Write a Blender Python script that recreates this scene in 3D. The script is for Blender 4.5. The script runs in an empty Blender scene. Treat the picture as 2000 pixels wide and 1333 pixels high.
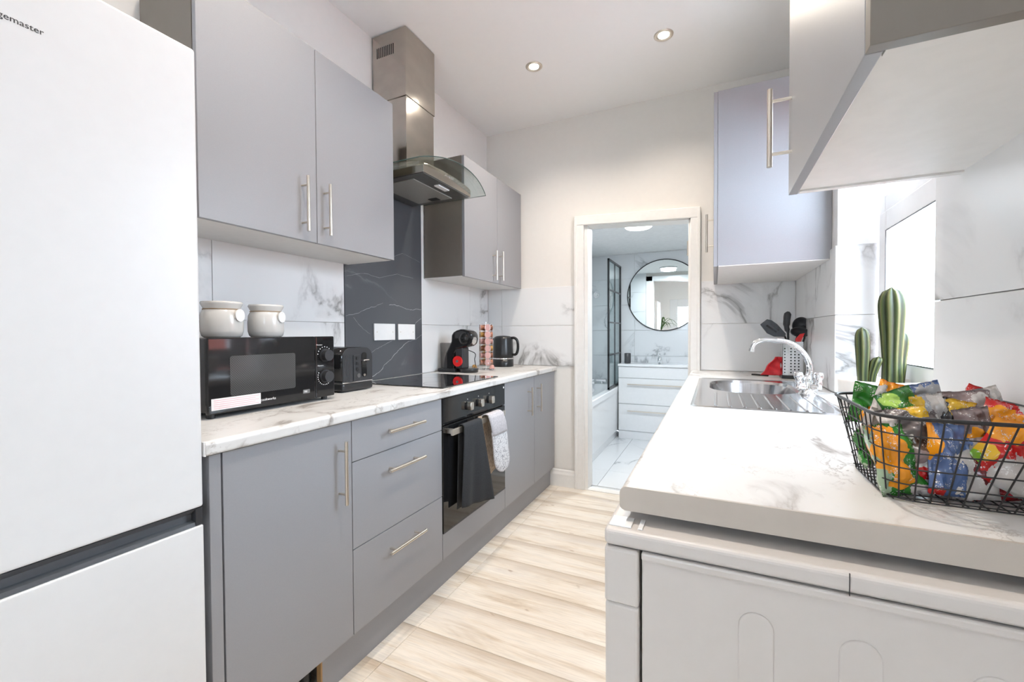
import bpy, bmesh, math, random
from mathutils import Vector, Matrix, noise
random.seed(7)
S = bpy.context.scene
COL = S.collection
PI = math.pi

# ------------------------------------------------------------------ camera
YAW, PITCH, ROLL, FPX, CAMH = 0.4397, 0.0188, -0.0051, 840.9, 1.1717
F = Vector((-math.sin(YAW)*math.cos(PITCH), math.cos(YAW)*math.cos(PITCH), -math.sin(PITCH)))
Rv = Vector((math.cos(YAW), math.sin(YAW), 0)); Uv = Rv.cross(F)
R2 = Rv*math.cos(ROLL)+Uv*math.sin(ROLL); U2 = -Rv*math.sin(ROLL)+Uv*math.cos(ROLL)
cd = bpy.data.cameras.new('camera'); cam = bpy.data.objects.new('camera', cd); COL.objects.link(cam)
cd.sensor_width = 36; cd.lens = FPX/2000*36; cd.clip_start = .02
cam.matrix_world = Matrix(((R2.x, U2.x, -F.x, 0), (R2.y, U2.y, -F.y, 0), (R2.z, U2.z, -F.z, CAMH), (0, 0, 0, 1)))
S.camera = cam
S.view_settings.view_transform = 'Standard'; S.view_settings.look = 'None'
S.view_settings.gamma = 1; S.view_settings.use_curve_mapping = False
S.view_settings.exposure = 0.86

# ------------------------------------------------------------------ sky and daylight
W = bpy.data.worlds.new('sky'); S.world = W; W.use_nodes = True
W.node_tree.nodes['Background'].inputs[0].default_value = (.72, .85, 1, 1)
W.node_tree.nodes['Background'].inputs[1].default_value = 13.5
DOWNLIGHT_W = 32.0
BATH_W = 14.0

def area(name, loc, rot, sx, sy, power=0, color=(1, 1, 1), portal=False):
    l = bpy.data.lights.new(name, 'AREA'); l.shape = 'RECTANGLE'; l.size = sx; l.size_y = sy
    l.energy = power; l.color = color
    if portal: l.cycles.is_portal = True
    o = bpy.data.objects.new(name, l); COL.objects.link(o); o.location = loc; o.rotation_euler = rot
    return o
area('window_daylight', (.70, 1.77, 1.5), (0, PI/2, 0), 1.2, .95, portal=True)
area('added_window_daylight', (.70, -1.02, 1.65), (0, PI/2, 0), 1.05, .6, portal=True)  # sky portal for the unseen window added to brighten the fridge
area('rear_door_daylight', (-.6, -2.12, 1.55), (-PI/2, 0, 0), .65, .65, portal=True)

# ------------------------------------------------------------------ materials
def newmat(name):
    m = bpy.data.materials.new(name); m.use_nodes = True
    return m, m.node_tree, m.node_tree.nodes['Principled BSDF']
def setb(b, **k):
    for a, v in k.items():
        n = {'rough': 'Roughness', 'metal': 'Metallic', 'spec': 'Specular IOR Level', 'coat': 'Coat Weight', 'trans': 'Transmission Weight', 'ior': 'IOR'}[a]
        b.inputs[n].default_value = v
def bump(nt, b, src, strength=.2, dist=.001):
    n = nt.nodes.new('ShaderNodeBump'); n.inputs['Strength'].default_value = strength; n.inputs['Distance'].default_value = dist
    nt.links.new(src, n.inputs['Height']); nt.links.new(n.outputs[0], b.inputs['Normal'])
def coords(nt, scale=(1, 1, 1), rand=True, kind='Object'):
    t = nt.nodes.new('ShaderNodeTexCoord'); mp = nt.nodes.new('ShaderNodeMapping'); mp.inputs['Scale'].default_value = scale
    out = t.outputs[kind]
    if rand:
        oi = nt.nodes.new('ShaderNodeObjectInfo'); ml = nt.nodes.new('ShaderNodeMath'); ml.operation = 'MULTIPLY'; ml.inputs[1].default_value = 37
        nt.links.new(oi.outputs['Random'], ml.inputs[0])
        ad = nt.nodes.new('ShaderNodeVectorMath'); ad.operation = 'ADD'
        nt.links.new(out, ad.inputs[0]); nt.links.new(ml.outputs[0], ad.inputs[1]); out = ad.outputs[0]
    nt.links.new(out, mp.inputs[0]); return mp.outputs[0]
def ntex(nt, vec, scale, detail=4, rough=.5, dist=0):
    n = nt.nodes.new('ShaderNodeTexNoise'); n.inputs['Scale'].default_value = scale; n.inputs['Detail'].default_value = detail
    n.inputs['Roughness'].default_value = rough; n.inputs['Distortion'].default_value = dist
    nt.links.new(vec, n.inputs['Vector']); return n.outputs['Fac']
def ramp(nt, src, stops, interp='LINEAR'):
    r = nt.nodes.new('ShaderNodeValToRGB'); r.color_ramp.interpolation = interp
    e = r.color_ramp.elements
    e[0].position, e[0].color = stops[0][0], (*stops[0][1], 1) if len(stops[0][1]) == 3 else stops[0][1]
    e[1].position, e[1].color = stops[-1][0], (*stops[-1][1], 1)
    for p, c in stops[1:-1]:
        x = e.new(p); x.color = (*c, 1)
    nt.links.new(src, r.inputs[0]); return r.outputs['Color']
def g(v): return (v, v, v)
def mix(nt, fac, a, b, mode='MIX'):
    m = nt.nodes.new('ShaderNodeMix'); m.data_type = 'RGBA'; m.blend_type = mode
    if isinstance(fac, (int, float)): m.inputs[0].default_value = fac
    else: nt.links.new(fac, m.inputs[0])
    for i, v in ((6, a), (7, b)):
        if isinstance(v, tuple): m.inputs[i].default_value = (*v, 1)
        else: nt.links.new(v, m.inputs[i])
    return m.outputs[2]
def math_(nt, op, a, b=None):
    m = nt.nodes.new('ShaderNodeMath'); m.operation = op
    for i, v in enumerate((a, b)):
        if v is None: continue
        if isinstance(v, (int, float)): m.inputs[i].default_value = v
        else: nt.links.new(v, m.inputs[i])
    return m.outputs[0]
def plain(name, col, rough=.5, metal=0, var=.04, scale=30, bmp=0, spec=.5, coat=0, emit=None):
    m, nt, b = newmat(name); setb(b, rough=rough, metal=metal, spec=spec, coat=coat)
    v = coords(nt, rand=False); n = ntex(nt, v, scale, 3)
    lo = tuple(c*(1-var) for c in col); hi = tuple(min(1, c*(1+var)) for c in col)
    nt.links.new(ramp(nt, n, [(.3, lo), (.7, hi)]), b.inputs['Base Color'])
    if bmp: bump(nt, b, n, bmp)
    if emit: b.inputs['Emission Color'].default_value = (*emit[0], 1); b.inputs['Emission Strength'].default_value = emit[1]
    return m
def marble(name, base, vein, soft, scale=2.2, width=.012, rough=.2, mask=(.5, .62), seed=True, stretch=(1, 1, 1), fine=.0):
    m, nt, b = newmat(name); setb(b, rough=rough)
    v = coords(nt, stretch, rand=seed)
    warp = ntex(nt, v, scale*1.4, 5, .6)
    n1 = ntex(nt, v, scale, 6, .55, .8)
    d = math_(nt, 'ABSOLUTE', math_(nt, 'SUBTRACT', n1, .5))
    line = ramp(nt, d, [(0, g(1)), (width, g(.55)), (width*3.2, g(0))])
    soft_l = ramp(nt, d, [(0, g(.5)), (width*9, g(0))])
    mk = ramp(nt, ntex(nt, v, scale*.9, 2), [(mask[0], g(0)), (mask[1], g(1))])
    col = mix(nt, mix(nt, 1, mk, soft_l, 'MULTIPLY'), base, soft)
    col = mix(nt, mix(nt, 1, mk, line, 'MULTIPLY'), col, vein)
    if fine:
        n2 = ntex(nt, v, scale*5, 8, .65, .5)
        d2 = math_(nt, 'ABSOLUTE', math_(nt, 'SUBTRACT', n2, .5))
        l2 = ramp(nt, d2, [(0, g(fine)), (.03, g(0))])
        mk2 = ramp(nt, warp, [(.5, g(0)), (.66, g(1))])
        col = mix(nt, mix(nt, 1, mk2, l2, 'MULTIPLY'), col, vein)
    nt.links.new(col, b.inputs['Base Color'])
    return m
M = {}
M['ceil'] = plain('ceiling_paint', (.93, .92, .91), .9, var=.004)
M['wall'] = plain('wall_paint', (.84, .82, .80), .85, var=.008)
M['cream'] = plain('wall_paint_warm_light', (.80, .765, .72), .85, var=.008)  # same paint as the left wall, with warmer light put into the colour
M['bathpaint'] = plain('bath_paint', (.86, .87, .87), .8)
M['cab'] = plain('grey_cabinet', (.30, .30, .315), .38, var=.02, scale=400, bmp=.02)
M['cabdark'] = plain('grey_carcass', (.19, .165, .14), .45, var=.02)
M['white_board'] = plain('white_melamine', (.80, .785, .77), .75, var=.02)
M['gloss_white'] = plain('gloss_white', (.86, .87, .88), .12, var=.01)
M['fridge'] = plain('fridge_white', (.72, .72, .725), .35, var=.01)
M['appl'] = plain('appliance_white', (.61, .575, .55), .35, var=.01)
M['upvc'] = plain('window_plastic', (.86, .86, .87), .25, var=.01)
M['trim'] = plain('trim_gloss', (.84, .82, .79), .35, var=.02)
M['tile'] = marble('marble_tile', (.82, .815, .81), (.30, .29, .28), (.56, .55, .545), 1.7, .008, .32, (.50, .60))
M['tile'].node_tree.nodes['Principled BSDF'].inputs['Specular IOR Level'].default_value = .35
M['btile'] = marble('bath_tile', (.74, .76, .78), (.34, .36, .38), (.62, .64, .66), 1.3, .006, .16, (.52, .62))
M['worktop'] = marble('worktop_laminate', (.69, .68, .665), (.27, .235, .21), (.57, .55, .53), 3.2, .012, .34, (.46, .60), False, (1.5, .9, 1), .9)
M['slate'] = marble('slate_panel', (.085, .09, .10), (.15, .155, .17), (.11, .115, .125), 1.2, .004, .3, (.5, .65), False, (1, 1, 1), .0)
M['vein'] = plain('white_vein', (.45, .45, .46), .35)
M['black'] = plain('black_plastic', (.018, .019, .021), .28, var=.1)
M['blackgloss'] = plain('black_gloss', (.012, .012, .013), .06, var=.05)
M['hobglass'] = plain('hob_glass', (.012, .012, .013), .03, var=.02, coat=1)
M['charcoal'] = plain('charcoal', (.032, .033, .037), .38, var=.05)
M['chrome'] = plain('chrome', (.86, .87, .88), .06, 1, var=.01)
M['satin'] = plain('satin_steel', (.72, .66, .58), .28, 1, var=.03)
def brushed(name, col, rough, sc=(1, 1, 60), b_=.15):
    m, nt, b = newmat(name); setb(b, rough=rough, metal=1)
    v = coords(nt, sc, rand=False); n = ntex(nt, v, 12, 4)
    nt.links.new(ramp(nt, n, [(.3, tuple(c*.9 for c in col)), (.7, col)]), b.inputs['Base Color'])
    nt.links.new(ramp(nt, n, [(.3, g(rough*.8)), (.7, g(rough*1.3))]), b.inputs['Roughness'])
    bump(nt, b, n, b_, .0004); return m
M['steel'] = brushed('brushed_steel', (.52, .48, .43), .12, (1, 1, 1.5), .5)
M['sink'] = brushed('sink_steel', (.66, .66, .67), .16, (30, 1, 1), .05)
M['red'] = plain('red_plastic', (.75, .02, .02), .3)
M['white'] = plain('white_plain', (.84, .84, .84), .4, var=.01)
M['ceramic'] = plain('cream_ceramic', (.66, .64, .61), .18, var=.02)
M['twine'] = plain('twine', (.42, .27, .14), .8)
M['pot'] = plain('pot_cream', (.76, .73, .69), .4)
M['soil'] = plain('pot_soil', (.30, .34, .28), .9, bmp=.5, scale=80)
M['outside'] = plain('outside_render', (.80, .78, .78), .9)
M['brick'] = plain('outside_brick', (.50, .16, .12), .9, var=.2)
M['lamp_glow'] = plain('lamp_glow', (1, 1, 1), .5, emit=((1, .95, .85), 14))
M['dome_glow'] = plain('dome_glow', (1, 1, 1), .5, emit=((.92, .97, 1), 5))
M['towel'] = plain('black_towel', (.022, .024, .028), .95, var=.25, scale=250, bmp=.6)
M['mesh_filter'] = plain('mesh_filter', (.42, .42, .40), .45, .6, var=.25, scale=500, bmp=.5)
M['hood_under'] = plain('hood_under', (.16, .16, .155), .35, .6)
M['dispenser'] = plain('dark_dispenser', (.06, .06, .065), .4)
M['wood_edge'] = plain('chipboard_edge', (.45, .27, .12), .8, bmp=.4)

def glass(name, tint=(1, 1, 1), refl=.10, rough=0.0):
    m = bpy.data.materials.new(name); m.use_nodes = True; nt = m.node_tree; nt.nodes.clear()
    o = nt.nodes.new('ShaderNodeOutputMaterial'); t = nt.nodes.new('ShaderNodeBsdfTransparent'); t.inputs[0].default_value = (*tint, 1)
    gl = nt.nodes.new('ShaderNodeBsdfGlossy'); gl.inputs['Roughness'].default_value = rough
    fr = nt.nodes.new('ShaderNodeLayerWeight'); fr.inputs[0].default_value = .5
    mx = nt.nodes.new('ShaderNodeMixShader')
    pw = nt.nodes.new('ShaderNodeMath'); pw.operation = 'POWER'; pw.inputs[1].default_value = 5; nt.links.new(fr.outputs['Facing'], pw.inputs[0])
    ad = nt.nodes.new('ShaderNodeMath'); ad.operation = 'MULTIPLY_ADD'; ad.inputs[1].default_value = .6; ad.inputs[2].default_value = refl*.4; ad.use_clamp = True
    nt.links.new(pw.outputs[0], ad.inputs[0]); nt.links.new(ad.outputs[0], mx.inputs[0])
    nt.links.new(t.outputs[0], mx.inputs[1]); nt.links.new(gl.outputs[0], mx.inputs[2]); nt.links.new(mx.outputs[0], o.inputs[0])
    return m
M['glass'] = glass('window_glass', (.97, .98, .98))
M['hoodglass'] = glass('hood_glass', (.88, .92, .90), .08)
M['screenglass'] = glass('screen_glass', (.84, .90, .90))
M['tank'] = glass('tank_plastic', (.62, .62, .63), .1, .1)
mm, nt_, b_ = newmat('mirror_silver'); setb(b_, rough=.01, metal=1); b_.inputs['Base Color'].default_value = (.90, .95, .94, 1); M['mirror'] = mm

def wood_mat():
    m, nt, b = newmat('laminate_wood'); setb(b, rough=.33)
    v = coords(nt, (1.2, 9, 1)); n = ntex(nt, v, 2.2, 6, .6, .6)
    c = ramp(nt, n, [(.25, (.58, .46, .34)), (.38, (.74, .64, .52)), (.5, (.84, .76, .66)), (.75, (.88, .82, .74))])
    v2 = coords(nt, (3, 60, 1)); n2 = ntex(nt, v2, 3, 4)
    c = mix(nt, .3, c, ramp(nt, n2, [(.35, g(.6)), (.55, g(1))]), 'MULTIPLY')
    v3 = coords(nt, (.6, 1.6, 1)); n3 = ntex(nt, v3, 4, 3)
    c = mix(nt, ramp(nt, n3, [(.55, g(0)), (.72, g(.5))]), c, (.60, .54, .49))
    # darker bevelled print along one long edge, as such laminate has
    tc = nt.nodes.new('ShaderNodeTexCoord'); sx = nt.nodes.new('ShaderNodeSeparateXYZ'); nt.links.new(tc.outputs['Object'], sx.inputs[0])
    e = ramp(nt, math_(nt, 'ADD', math_(nt, 'MULTIPLY', sx.outputs['Y'], 4.8), .5), [(0, g(.35)), (.02, g(0)), (.68, g(0)), (.86, g(.45)), (.975, g(.75)), (1, g(1))])
    c = mix(nt, mix(nt, .62, g(0), e), c, (.40, .29, .19))
    kn = ntex(nt, coords(nt, (2.2, 6, 1)), 5, 1); c = mix(nt, ramp(nt, kn, [(.74, g(0)), (.80, g(.7))]), c, (.34, .22, .14))
    nt.links.new(c, b.inputs['Base Color']); bump(nt, b, n2, .08, .0006); return m
M['wood'] = wood_mat()
def cactus_mat():
    m, nt, b = newmat('cactus_skin'); setb(b, rough=.5)
    a = nt.nodes.new('ShaderNodeAttribute'); a.attribute_name = 'ridge'
    c = ramp(nt, a.outputs['Fac'], [(0, (.010, .018, .003)), (.5, (.030, .048, .008)), (.82, (.060, .078, .014)), (1, (.13, .125, .045))])
    n = ntex(nt, coords(nt, rand=False), 60, 4)
    c = mix(nt, .3, c, ramp(nt, n, [(.3, g(.6)), (.7, g(1))]), 'MULTIPLY')
    nt.links.new(c, b.inputs['Base Color']); bump(nt, b, n, .3); return m
M['cactus'] = cactus_mat()
def print_mat(name, base, blobs, seed, rough=.2):
    """printed foil: soft-edged patches of colour placed in the packet's own u, v"""
    m, nt, b = newmat(name); setb(b, rough=rough, spec=.6)
    at = nt.nodes.new('ShaderNodeAttribute'); at.attribute_name = 'print_uv'
    ad = nt.nodes.new('ShaderNodeVectorMath'); ad.operation = 'ADD'; ad.inputs[1].default_value = (seed*3.1, seed*1.7, seed)
    nt.links.new(at.outputs['Vector'], ad.inputs[0]); wob = ntex(nt, ad.outputs[0], 5, 2)
    c = ramp(nt, ntex(nt, ad.outputs[0], 2.5, 2), [(.3, tuple(q*.8 for q in base)), (.7, tuple(min(1, q*1.15) for q in base))])
    for (cx, cy, rx, ry, col) in blobs:
        mp = nt.nodes.new('ShaderNodeMapping'); mp.inputs['Location'].default_value = (-cx/rx, -cy/ry, 0); mp.inputs['Scale'].default_value = (1/rx, 1/ry, 1)
        nt.links.new(at.outputs['Vector'], mp.inputs[0])
        ln = nt.nodes.new('ShaderNodeVectorMath'); ln.operation = 'LENGTH'; nt.links.new(mp.outputs[0], ln.inputs[0])
        d = math_(nt, 'ADD', ln.outputs['Value'], math_(nt, 'MULTIPLY', wob, 1.1))
        c = mix(nt, ramp(nt, d, [(0, g(1)), (.985, g(1)), (1.0, g(0))]) if False else math_(nt, 'LESS_THAN', d, 1.5), c, col)
    n2 = ntex(nt, ad.outputs[0], 34, 2, .5, 1)
    mk = ramp(nt, ntex(nt, ad.outputs[0], 5, 1), [(.56, g(0)), (.58, g(1))])
    c = mix(nt, mix(nt, 1, ramp(nt, n2, [(.58, g(0)), (.60, g(1))]), mk, 'MULTIPLY'), c, (.72, .70, .68))
    nt.links.new(c, b.inputs['Base Color']); return m
def glove_mat():
    m, nt, b = newmat('oven_glove_print'); setb(b, rough=.9)
    v = coords(nt, (1, 1, 1), False); n = ntex(nt, v, 90, 3, .6, 1.5); n2 = ntex(nt, v, 260, 2)
    c = mix(nt, ramp(nt, n, [(.54, g(0)), (.57, g(1))]), (.74, .74, .76), (.30, .30, .33))
    nt.links.new(c, b.inputs['Base Color']); bump(nt, b, n2, .5); return m
M['glove'] = glove_mat()
M['glovecuff'] = plain('glove_cuff', (.47, .45, .47), .9, var=.15, scale=120, bmp=.4)
M['glovebeige'] = plain('glove_lining', (.42, .33, .25), .9, var=.35, scale=80, bmp=.4)
def meshwin_mat():
    m, nt, b = newmat('oven_door_mesh'); setb(b, rough=.10)
    t = nt.nodes.new('ShaderNodeTexCoord'); ch = nt.nodes.new('ShaderNodeTexChecker'); ch.inputs['Scale'].default_value = 260
    nt.links.new(t.outputs['Object'], ch.inputs[0]); ch.inputs['Color1'].default_value = (.085, .085, .085, 1); ch.inputs['Color2'].default_value = (.05, .05, .05, 1)
    nt.links.new(ch.outputs[0], b.inputs['Base Color']); return m
M['meshwin'] = meshwin_mat()

# ------------------------------------------------------------------ mesh builder
WL = {}
class MB:
    def __init__(s): s.v = []; s.f = []; s.sm = []; s.T = None
    def add(s, vs, fs, smooth=False):
        b = len(s.v); T = s.T
        s.v += [tuple(T @ Vector(p)) if T else tuple(p) for p in vs]; s.f += [tuple(i+b for i in q) for q in fs]; s.sm += [smooth]*len(fs); return s
    def box(s, x0, x1, y0, y1, z0, z1):
        if x0 > x1: x0, x1 = x1, x0
        if y0 > y1: y0, y1 = y1, y0
        if z0 > z1: z0, z1 = z1, z0
        return s.add([(x, y, z) for x in (x0, x1) for y in (y0, y1) for z in (z0, z1)],
                     [(0, 1, 3, 2), (4, 6, 7, 5), (0, 4, 5, 1), (2, 3, 7, 6), (0, 2, 6, 4), (1, 5, 7, 3)])
    def prism(s, poly, axis, a, b, smooth=False):
        n = len(poly)
        def P(u, v, w): return {'x': (w, u, v), 'y': (u, w, v), 'z': (u, v, w)}[axis]
        vs = [P(u, v, a) for u, v in poly]+[P(u, v, b) for u, v in poly]
        fs = [tuple(range(n))[::-1], tuple(range(n, 2*n))]
        s.add(vs, fs); bb = len(s.v)-2*n
        for i in range(n):
            s.f.append((bb+i, bb+(i+1) % n, bb+n+(i+1) % n, bb+n+i)); s.sm.append(smooth)
        return s
    def cyl(s, p0, p1, r, n=16, r2=None): return s.tube([p0, p1], r, n, r2=r2)
    def tube(s, pts, r, n=10, closed=False, r2=None):
        pts = [Vector(p) for p in pts]; k = len(pts); vs = []; fs = []
        up = None
        for i, p in enumerate(pts):
            if closed: d = pts[(i+1) % k]-pts[i-1]
            else: d = pts[min(i+1, k-1)]-pts[max(i-1, 0)]
            d.normalize()
            if up is None: up = Vector((0, 0, 1)) if abs(d.z) < .9 else Vector((1, 0, 0))
            a = d.cross(up).normalized(); up = a.cross(d).normalized()
            rr = r[i] if isinstance(r, (list, tuple)) else (r if r2 is None else r+(r2-r)*i/(k-1))
            for j in range(n):
                t = 2*PI*j/n; vs.append(p+a*math.cos(t)*rr+up*math.sin(t)*rr)
        for i in range(k if closed else k-1):
            for j in range(n):
                a0 = i*n+j; a1 = i*n+(j+1) % n; b0 = ((i+1) % k)*n+j; b1 = ((i+1) % k)*n+(j+1) % n
                fs.append((a0, a1, b1, b0))
        s.add(vs, fs, True)
        if not closed: s.add([tuple(v) for v in vs[:n]], [tuple(range(n))[::-1]]); s.add([tuple(v) for v in vs[-n:]], [tuple(range(n))])
        return s
    def lathe(s, prof, c=(0, 0, 0), n=32, smooth=True):
        vs = []; fs = []
        for r, z in prof:
            for j in range(n):
                t = 2*PI*j/n; vs.append((c[0]+r*math.cos(t), c[1]+r*math.sin(t), c[2]+z))
        for i in range(len(prof)-1):
            for j in range(n): fs.append((i*n+j, i*n+(j+1) % n, (i+1)*n+(j+1) % n, (i+1)*n+j))
        if prof[0][0] > 1e-5: fs.append(tuple(range(n))[::-1])
        if prof[-1][0] > 1e-5: fs.append(tuple(range((len(prof)-1)*n, len(prof)*n)))
        return s.add(vs, fs, smooth)
    def grid(s, fn, nu, nv, smooth=True, thick=0):
        vs = [fn(i/nu, j/nv) for i in range(nu+1) for j in range(nv+1)]
        fs = [(i*(nv+1)+j, i*(nv+1)+j+1, (i+1)*(nv+1)+j+1, (i+1)*(nv+1)+j) for i in range(nu) for j in range(nv)]
        return s.add(vs, fs, smooth)
    def build(s, name, mat, parent=None, bevel=0, seg=2, solid=0, label=None, subd=0, kind=None, center=True):
        me = bpy.data.meshes.new(name)
        vs = [Vector(v) for v in s.v]
        lo = Vector([min(v[i] for v in vs) for i in range(3)]); hi = Vector([max(v[i] for v in vs) for i in range(3)])
        c = (lo+hi)/2
        me.from_pydata([v-c for v in vs], [], s.f)
        for p, q in zip(me.polygons, s.sm): p.use_smooth = q
        bm = bmesh.new(); bm.from_mesh(me); bmesh.ops.recalc_face_normals(bm, faces=bm.faces)
        if bevel:
            es = [e for e in bm.edges if len(e.link_faces) == 2 and e.calc_face_angle(0) > .5]
            bmesh.ops.bevel(bm, geom=es, offset=bevel, segments=seg, affect='EDGES', profile=.5, clamp_overlap=True)
        bm.to_mesh(me); bm.free()
        me.materials.append(M[mat] if isinstance(mat, str) else mat)
        o = bpy.data.objects.new(name, me); COL.objects.link(o)
        if solid:
            md = o.modifiers.new('s', 'SOLIDIFY'); md.thickness = solid; md.offset = 0
        if subd:
            md = o.modifiers.new('d', 'SUBSURF'); md.levels = md.render_levels = subd
        place(o, c, parent)
        if label: o['label'] = label
        if kind: o['kind'] = kind
        return o
def place(o, c, parent):
    WL[o] = Vector(c); o.parent = parent
    o.location = WL[o]-(WL[parent] if parent else Vector((0, 0, 0)))
def tag(o, label, cat, group=None, kind=None):
    o['label'] = label; o['category'] = cat
    if group: o['group'] = group
    if kind: o['kind'] = kind
    return o
def thing(name, loc, label, cat, group=None, kind=None):
    o = bpy.data.objects.new(name, None); o.empty_display_size = .05; COL.objects.link(o); place(o, loc, None)
    return tag(o, label, cat, group, kind)
def struct(name, mb, mat, label, cat): return tag(mb.build(name, mat), label, cat, kind='structure')
def copy_part(src, parent, delta=Vector((0, 0, 0))):
    c = src.copy(); COL.objects.link(c); place(c, WL[src]+Vector(delta), parent); return c
def text(s, size, loc, face, mat, parent, name='lettering', ext=.0002, align='LEFT'):
    cu = bpy.data.curves.new(name, 'FONT'); cu.body = s; cu.size = size; cu.extrude = ext; cu.align_x = align; cu.resolution_u = 3
    t = bpy.data.objects.new('tmp', cu); COL.objects.link(t); bpy.context.view_layer.update()
    me = bpy.data.meshes.new_from_object(t.evaluated_get(bpy.context.evaluated_depsgraph_get())); bpy.data.objects.remove(t)
    R = {'+x': Matrix(((0, 0, 1), (1, 0, 0), (0, 1, 0))), '-x': Matrix(((0, 0, -1), (-1, 0, 0), (0, 1, 0))), '-y': Matrix(((1, 0, 0), (0, 0, -1), (0, 1, 0)))}[face].to_4x4()
    me.transform(R); me.materials.clear(); me.materials.append(M[mat])
    o = bpy.data.objects.new(name, me); COL.objects.link(o); place(o, loc, parent); return o

# ------------------------------------------------------------------ key planes
XL, XR, YF, FZ, CZ, WZ = -1.726, .459, 3.20, -.03, 2.82, .91
YB = -2.0      # wall behind the camera
BY = 5.22      # far wall of the bathroom
PX = .008      # tile thickness

# ------------------------------------------------------------------ shell
wl = struct('wall_left', MB().box(XL-.15, XL-PX, YB, YF+.12, FZ, CZ), 'wall', 'long white painted left wall above the marble splashback tiles', 'wall')
far = MB().box(XL-.15, -.90, YF+PX, YF+.12, FZ, CZ).box(-.14, XR+.16, YF+PX, YF+.12, FZ, CZ).box(-.90, -.14, YF+PX, YF+.12, 1.99, CZ)
wf = struct('wall_far', far, 'cream', 'far wall with warm light tinted into its paint, around the opening into the bathroom', 'wall')
RY0, RY1, RT = 1.318, 2.22, 2.15
r = MB().box(XR+PX, XR+.16, RY1+PX, YF+.12, FZ, CZ).box(XR+PX, XR+.16, -.3, RY0-PX, FZ, CZ).box(XR+PX, XR+.16, RY0-PX, RY1+PX, RT, CZ).box(XR+PX, XR+.20, RY0-PX, RY1+PX, FZ, .868)
r.box(XR+PX, XR+.16, YB, -1.3, FZ, CZ).box(XR+PX, XR+.16, -1.3, -.3, RT, CZ).box(XR+PX, XR+.16, -1.3, -.3, FZ, 1.15).box(XR+PX, XR+.16, -.75, -.3, 1.15, RT)
wr = struct('wall_right', r, 'wall', 'right wall with the deep window recess and marble tiles', 'wall')
b = MB().box(XL-.15, -1.1, YB-.12, YB, FZ, CZ).box(-.1, XR+.16, YB-.12, YB, FZ, CZ).box(-1.1, -.1, YB-.12, YB, 2.05, CZ)
struct('wall_back', b, 'wall', 'cream wall behind the camera with a glazed doorway', 'wall')
struct('ceiling', MB().box(XL-.15, XR+.2, YB-.12, YF+.12, CZ, CZ+.1), 'ceil', 'plain white kitchen ceiling with recessed downlights', 'ceiling')
fl = struct('floor', MB().box(XL-.15, XR+.2, YB-.12, YF+.0, FZ-.1, FZ-.008), 'wood', 'pale wood-effect laminate floor of the kitchen galley', 'floor')
# planks run across the galley
plank_me = {}
y = 1.197-.209*15; row = 0
while y < YF-.01:
    y1 = min(y+.209, YF); x = -1.095-1.285
    while x < XR:
        x0, x1 = max(x, XL), min(x+1.285, XR)
        if x1-x0 > .03 and y1-y > .02:
            key = (round(x1-x0, 3), round(y1-y, 3))
            if key not in plank_me:
                p = MB().box(-key[0]/2+.0006, key[0]/2-.0006, -key[1]/2+.0006, key[1]/2-.0006, -.008, 0).build('plank', 'wood', fl, bevel=.0007, seg=1)
                plank_me[key] = p.data; place(p, ((x0+x1)/2, (y+y1)/2, FZ-.004), fl)
            else:
                p = bpy.data.objects.new('plank', plank_me[key]); COL.objects.link(p); place(p, ((x0+x1)/2, (y+y1)/2, FZ-.004), fl)
        x += 1.285
    y += .209; row += 1

tile_me = {}
def tiles(parent, axis, face, us, zs, mat='tile', gap=.0022, skip=None, name='tile'):
    """wall tiles: axis 'x' = wall with constant x (face side sign), us along the wall"""
    sign, c = face
    for i in range(len(us)-1):
        for j in range(len(zs)-1):
            u0, u1, z0, z1 = us[i], us[i+1], zs[j], zs[j+1]
            if skip and skip((u0+u1)/2, (z0+z1)/2): continue
            key = (axis, round(u1-u0, 3), round(z1-z0, 3), mat)
            if axis == 'x': ctr = (c-sign*PX/2, (u0+u1)/2, (z0+z1)/2)
            elif axis == 'y': ctr = ((u0+u1)/2, c-sign*PX/2, (z0+z1)/2)
            else: ctr = ((u0+u1)/2, (z0+z1)/2, c-sign*PX/2)
            if key in tile_me:
                o = bpy.data.objects.new(name, tile_me[key]); COL.objects.link(o); place(o, ctr, parent)
            else:
                a, h = (u1-u0)/2-gap/2, (z1-z0)/2-gap/2; t = PX/2
                bx = {'x': (-t, t, -a, a, -h, h), 'y': (-a, a, -t, t, -h, h), 'z': (-a, a, -h, h, -t, t)}[axis]
                o = MB().box(*bx).build(name, mat, parent, bevel=.0006, seg=1); tile_me[key] = o.data; place(o, ctr, parent)
tz = [.912, 1.229, 1.532]
tiles(wl, 'x', (1, XL), [.40, .999, 1.642], tz)
tiles(wl, 'x', (1, XL), [2.289, 2.903, YF-.001], tz)
tiles(wf, 'y', (-1, YF), [XL, -1.598, -.972], tz)
tiles(wf, 'y', (-1, YF), [-.085, XR], [.912, 1.227, 1.516])
tiles(wr, 'x', (-1, XR), [RY1, 2.62, YF-PX], [.912, 1.24, 1.532])
tiles(wr, 'x', (-1, XR), [.12, .718, RY0], [.912, 1.24, 1.56])
# far side of the window recess, tiled to the same height
tiles(wr, 'y', (-1, RY1), [XR+.001, .60], [.912, 1.24, 1.532])
tiles(wr, 'y', (1, RY0), [XR+.001, .60], [.912, 1.24, 1.532])

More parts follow.
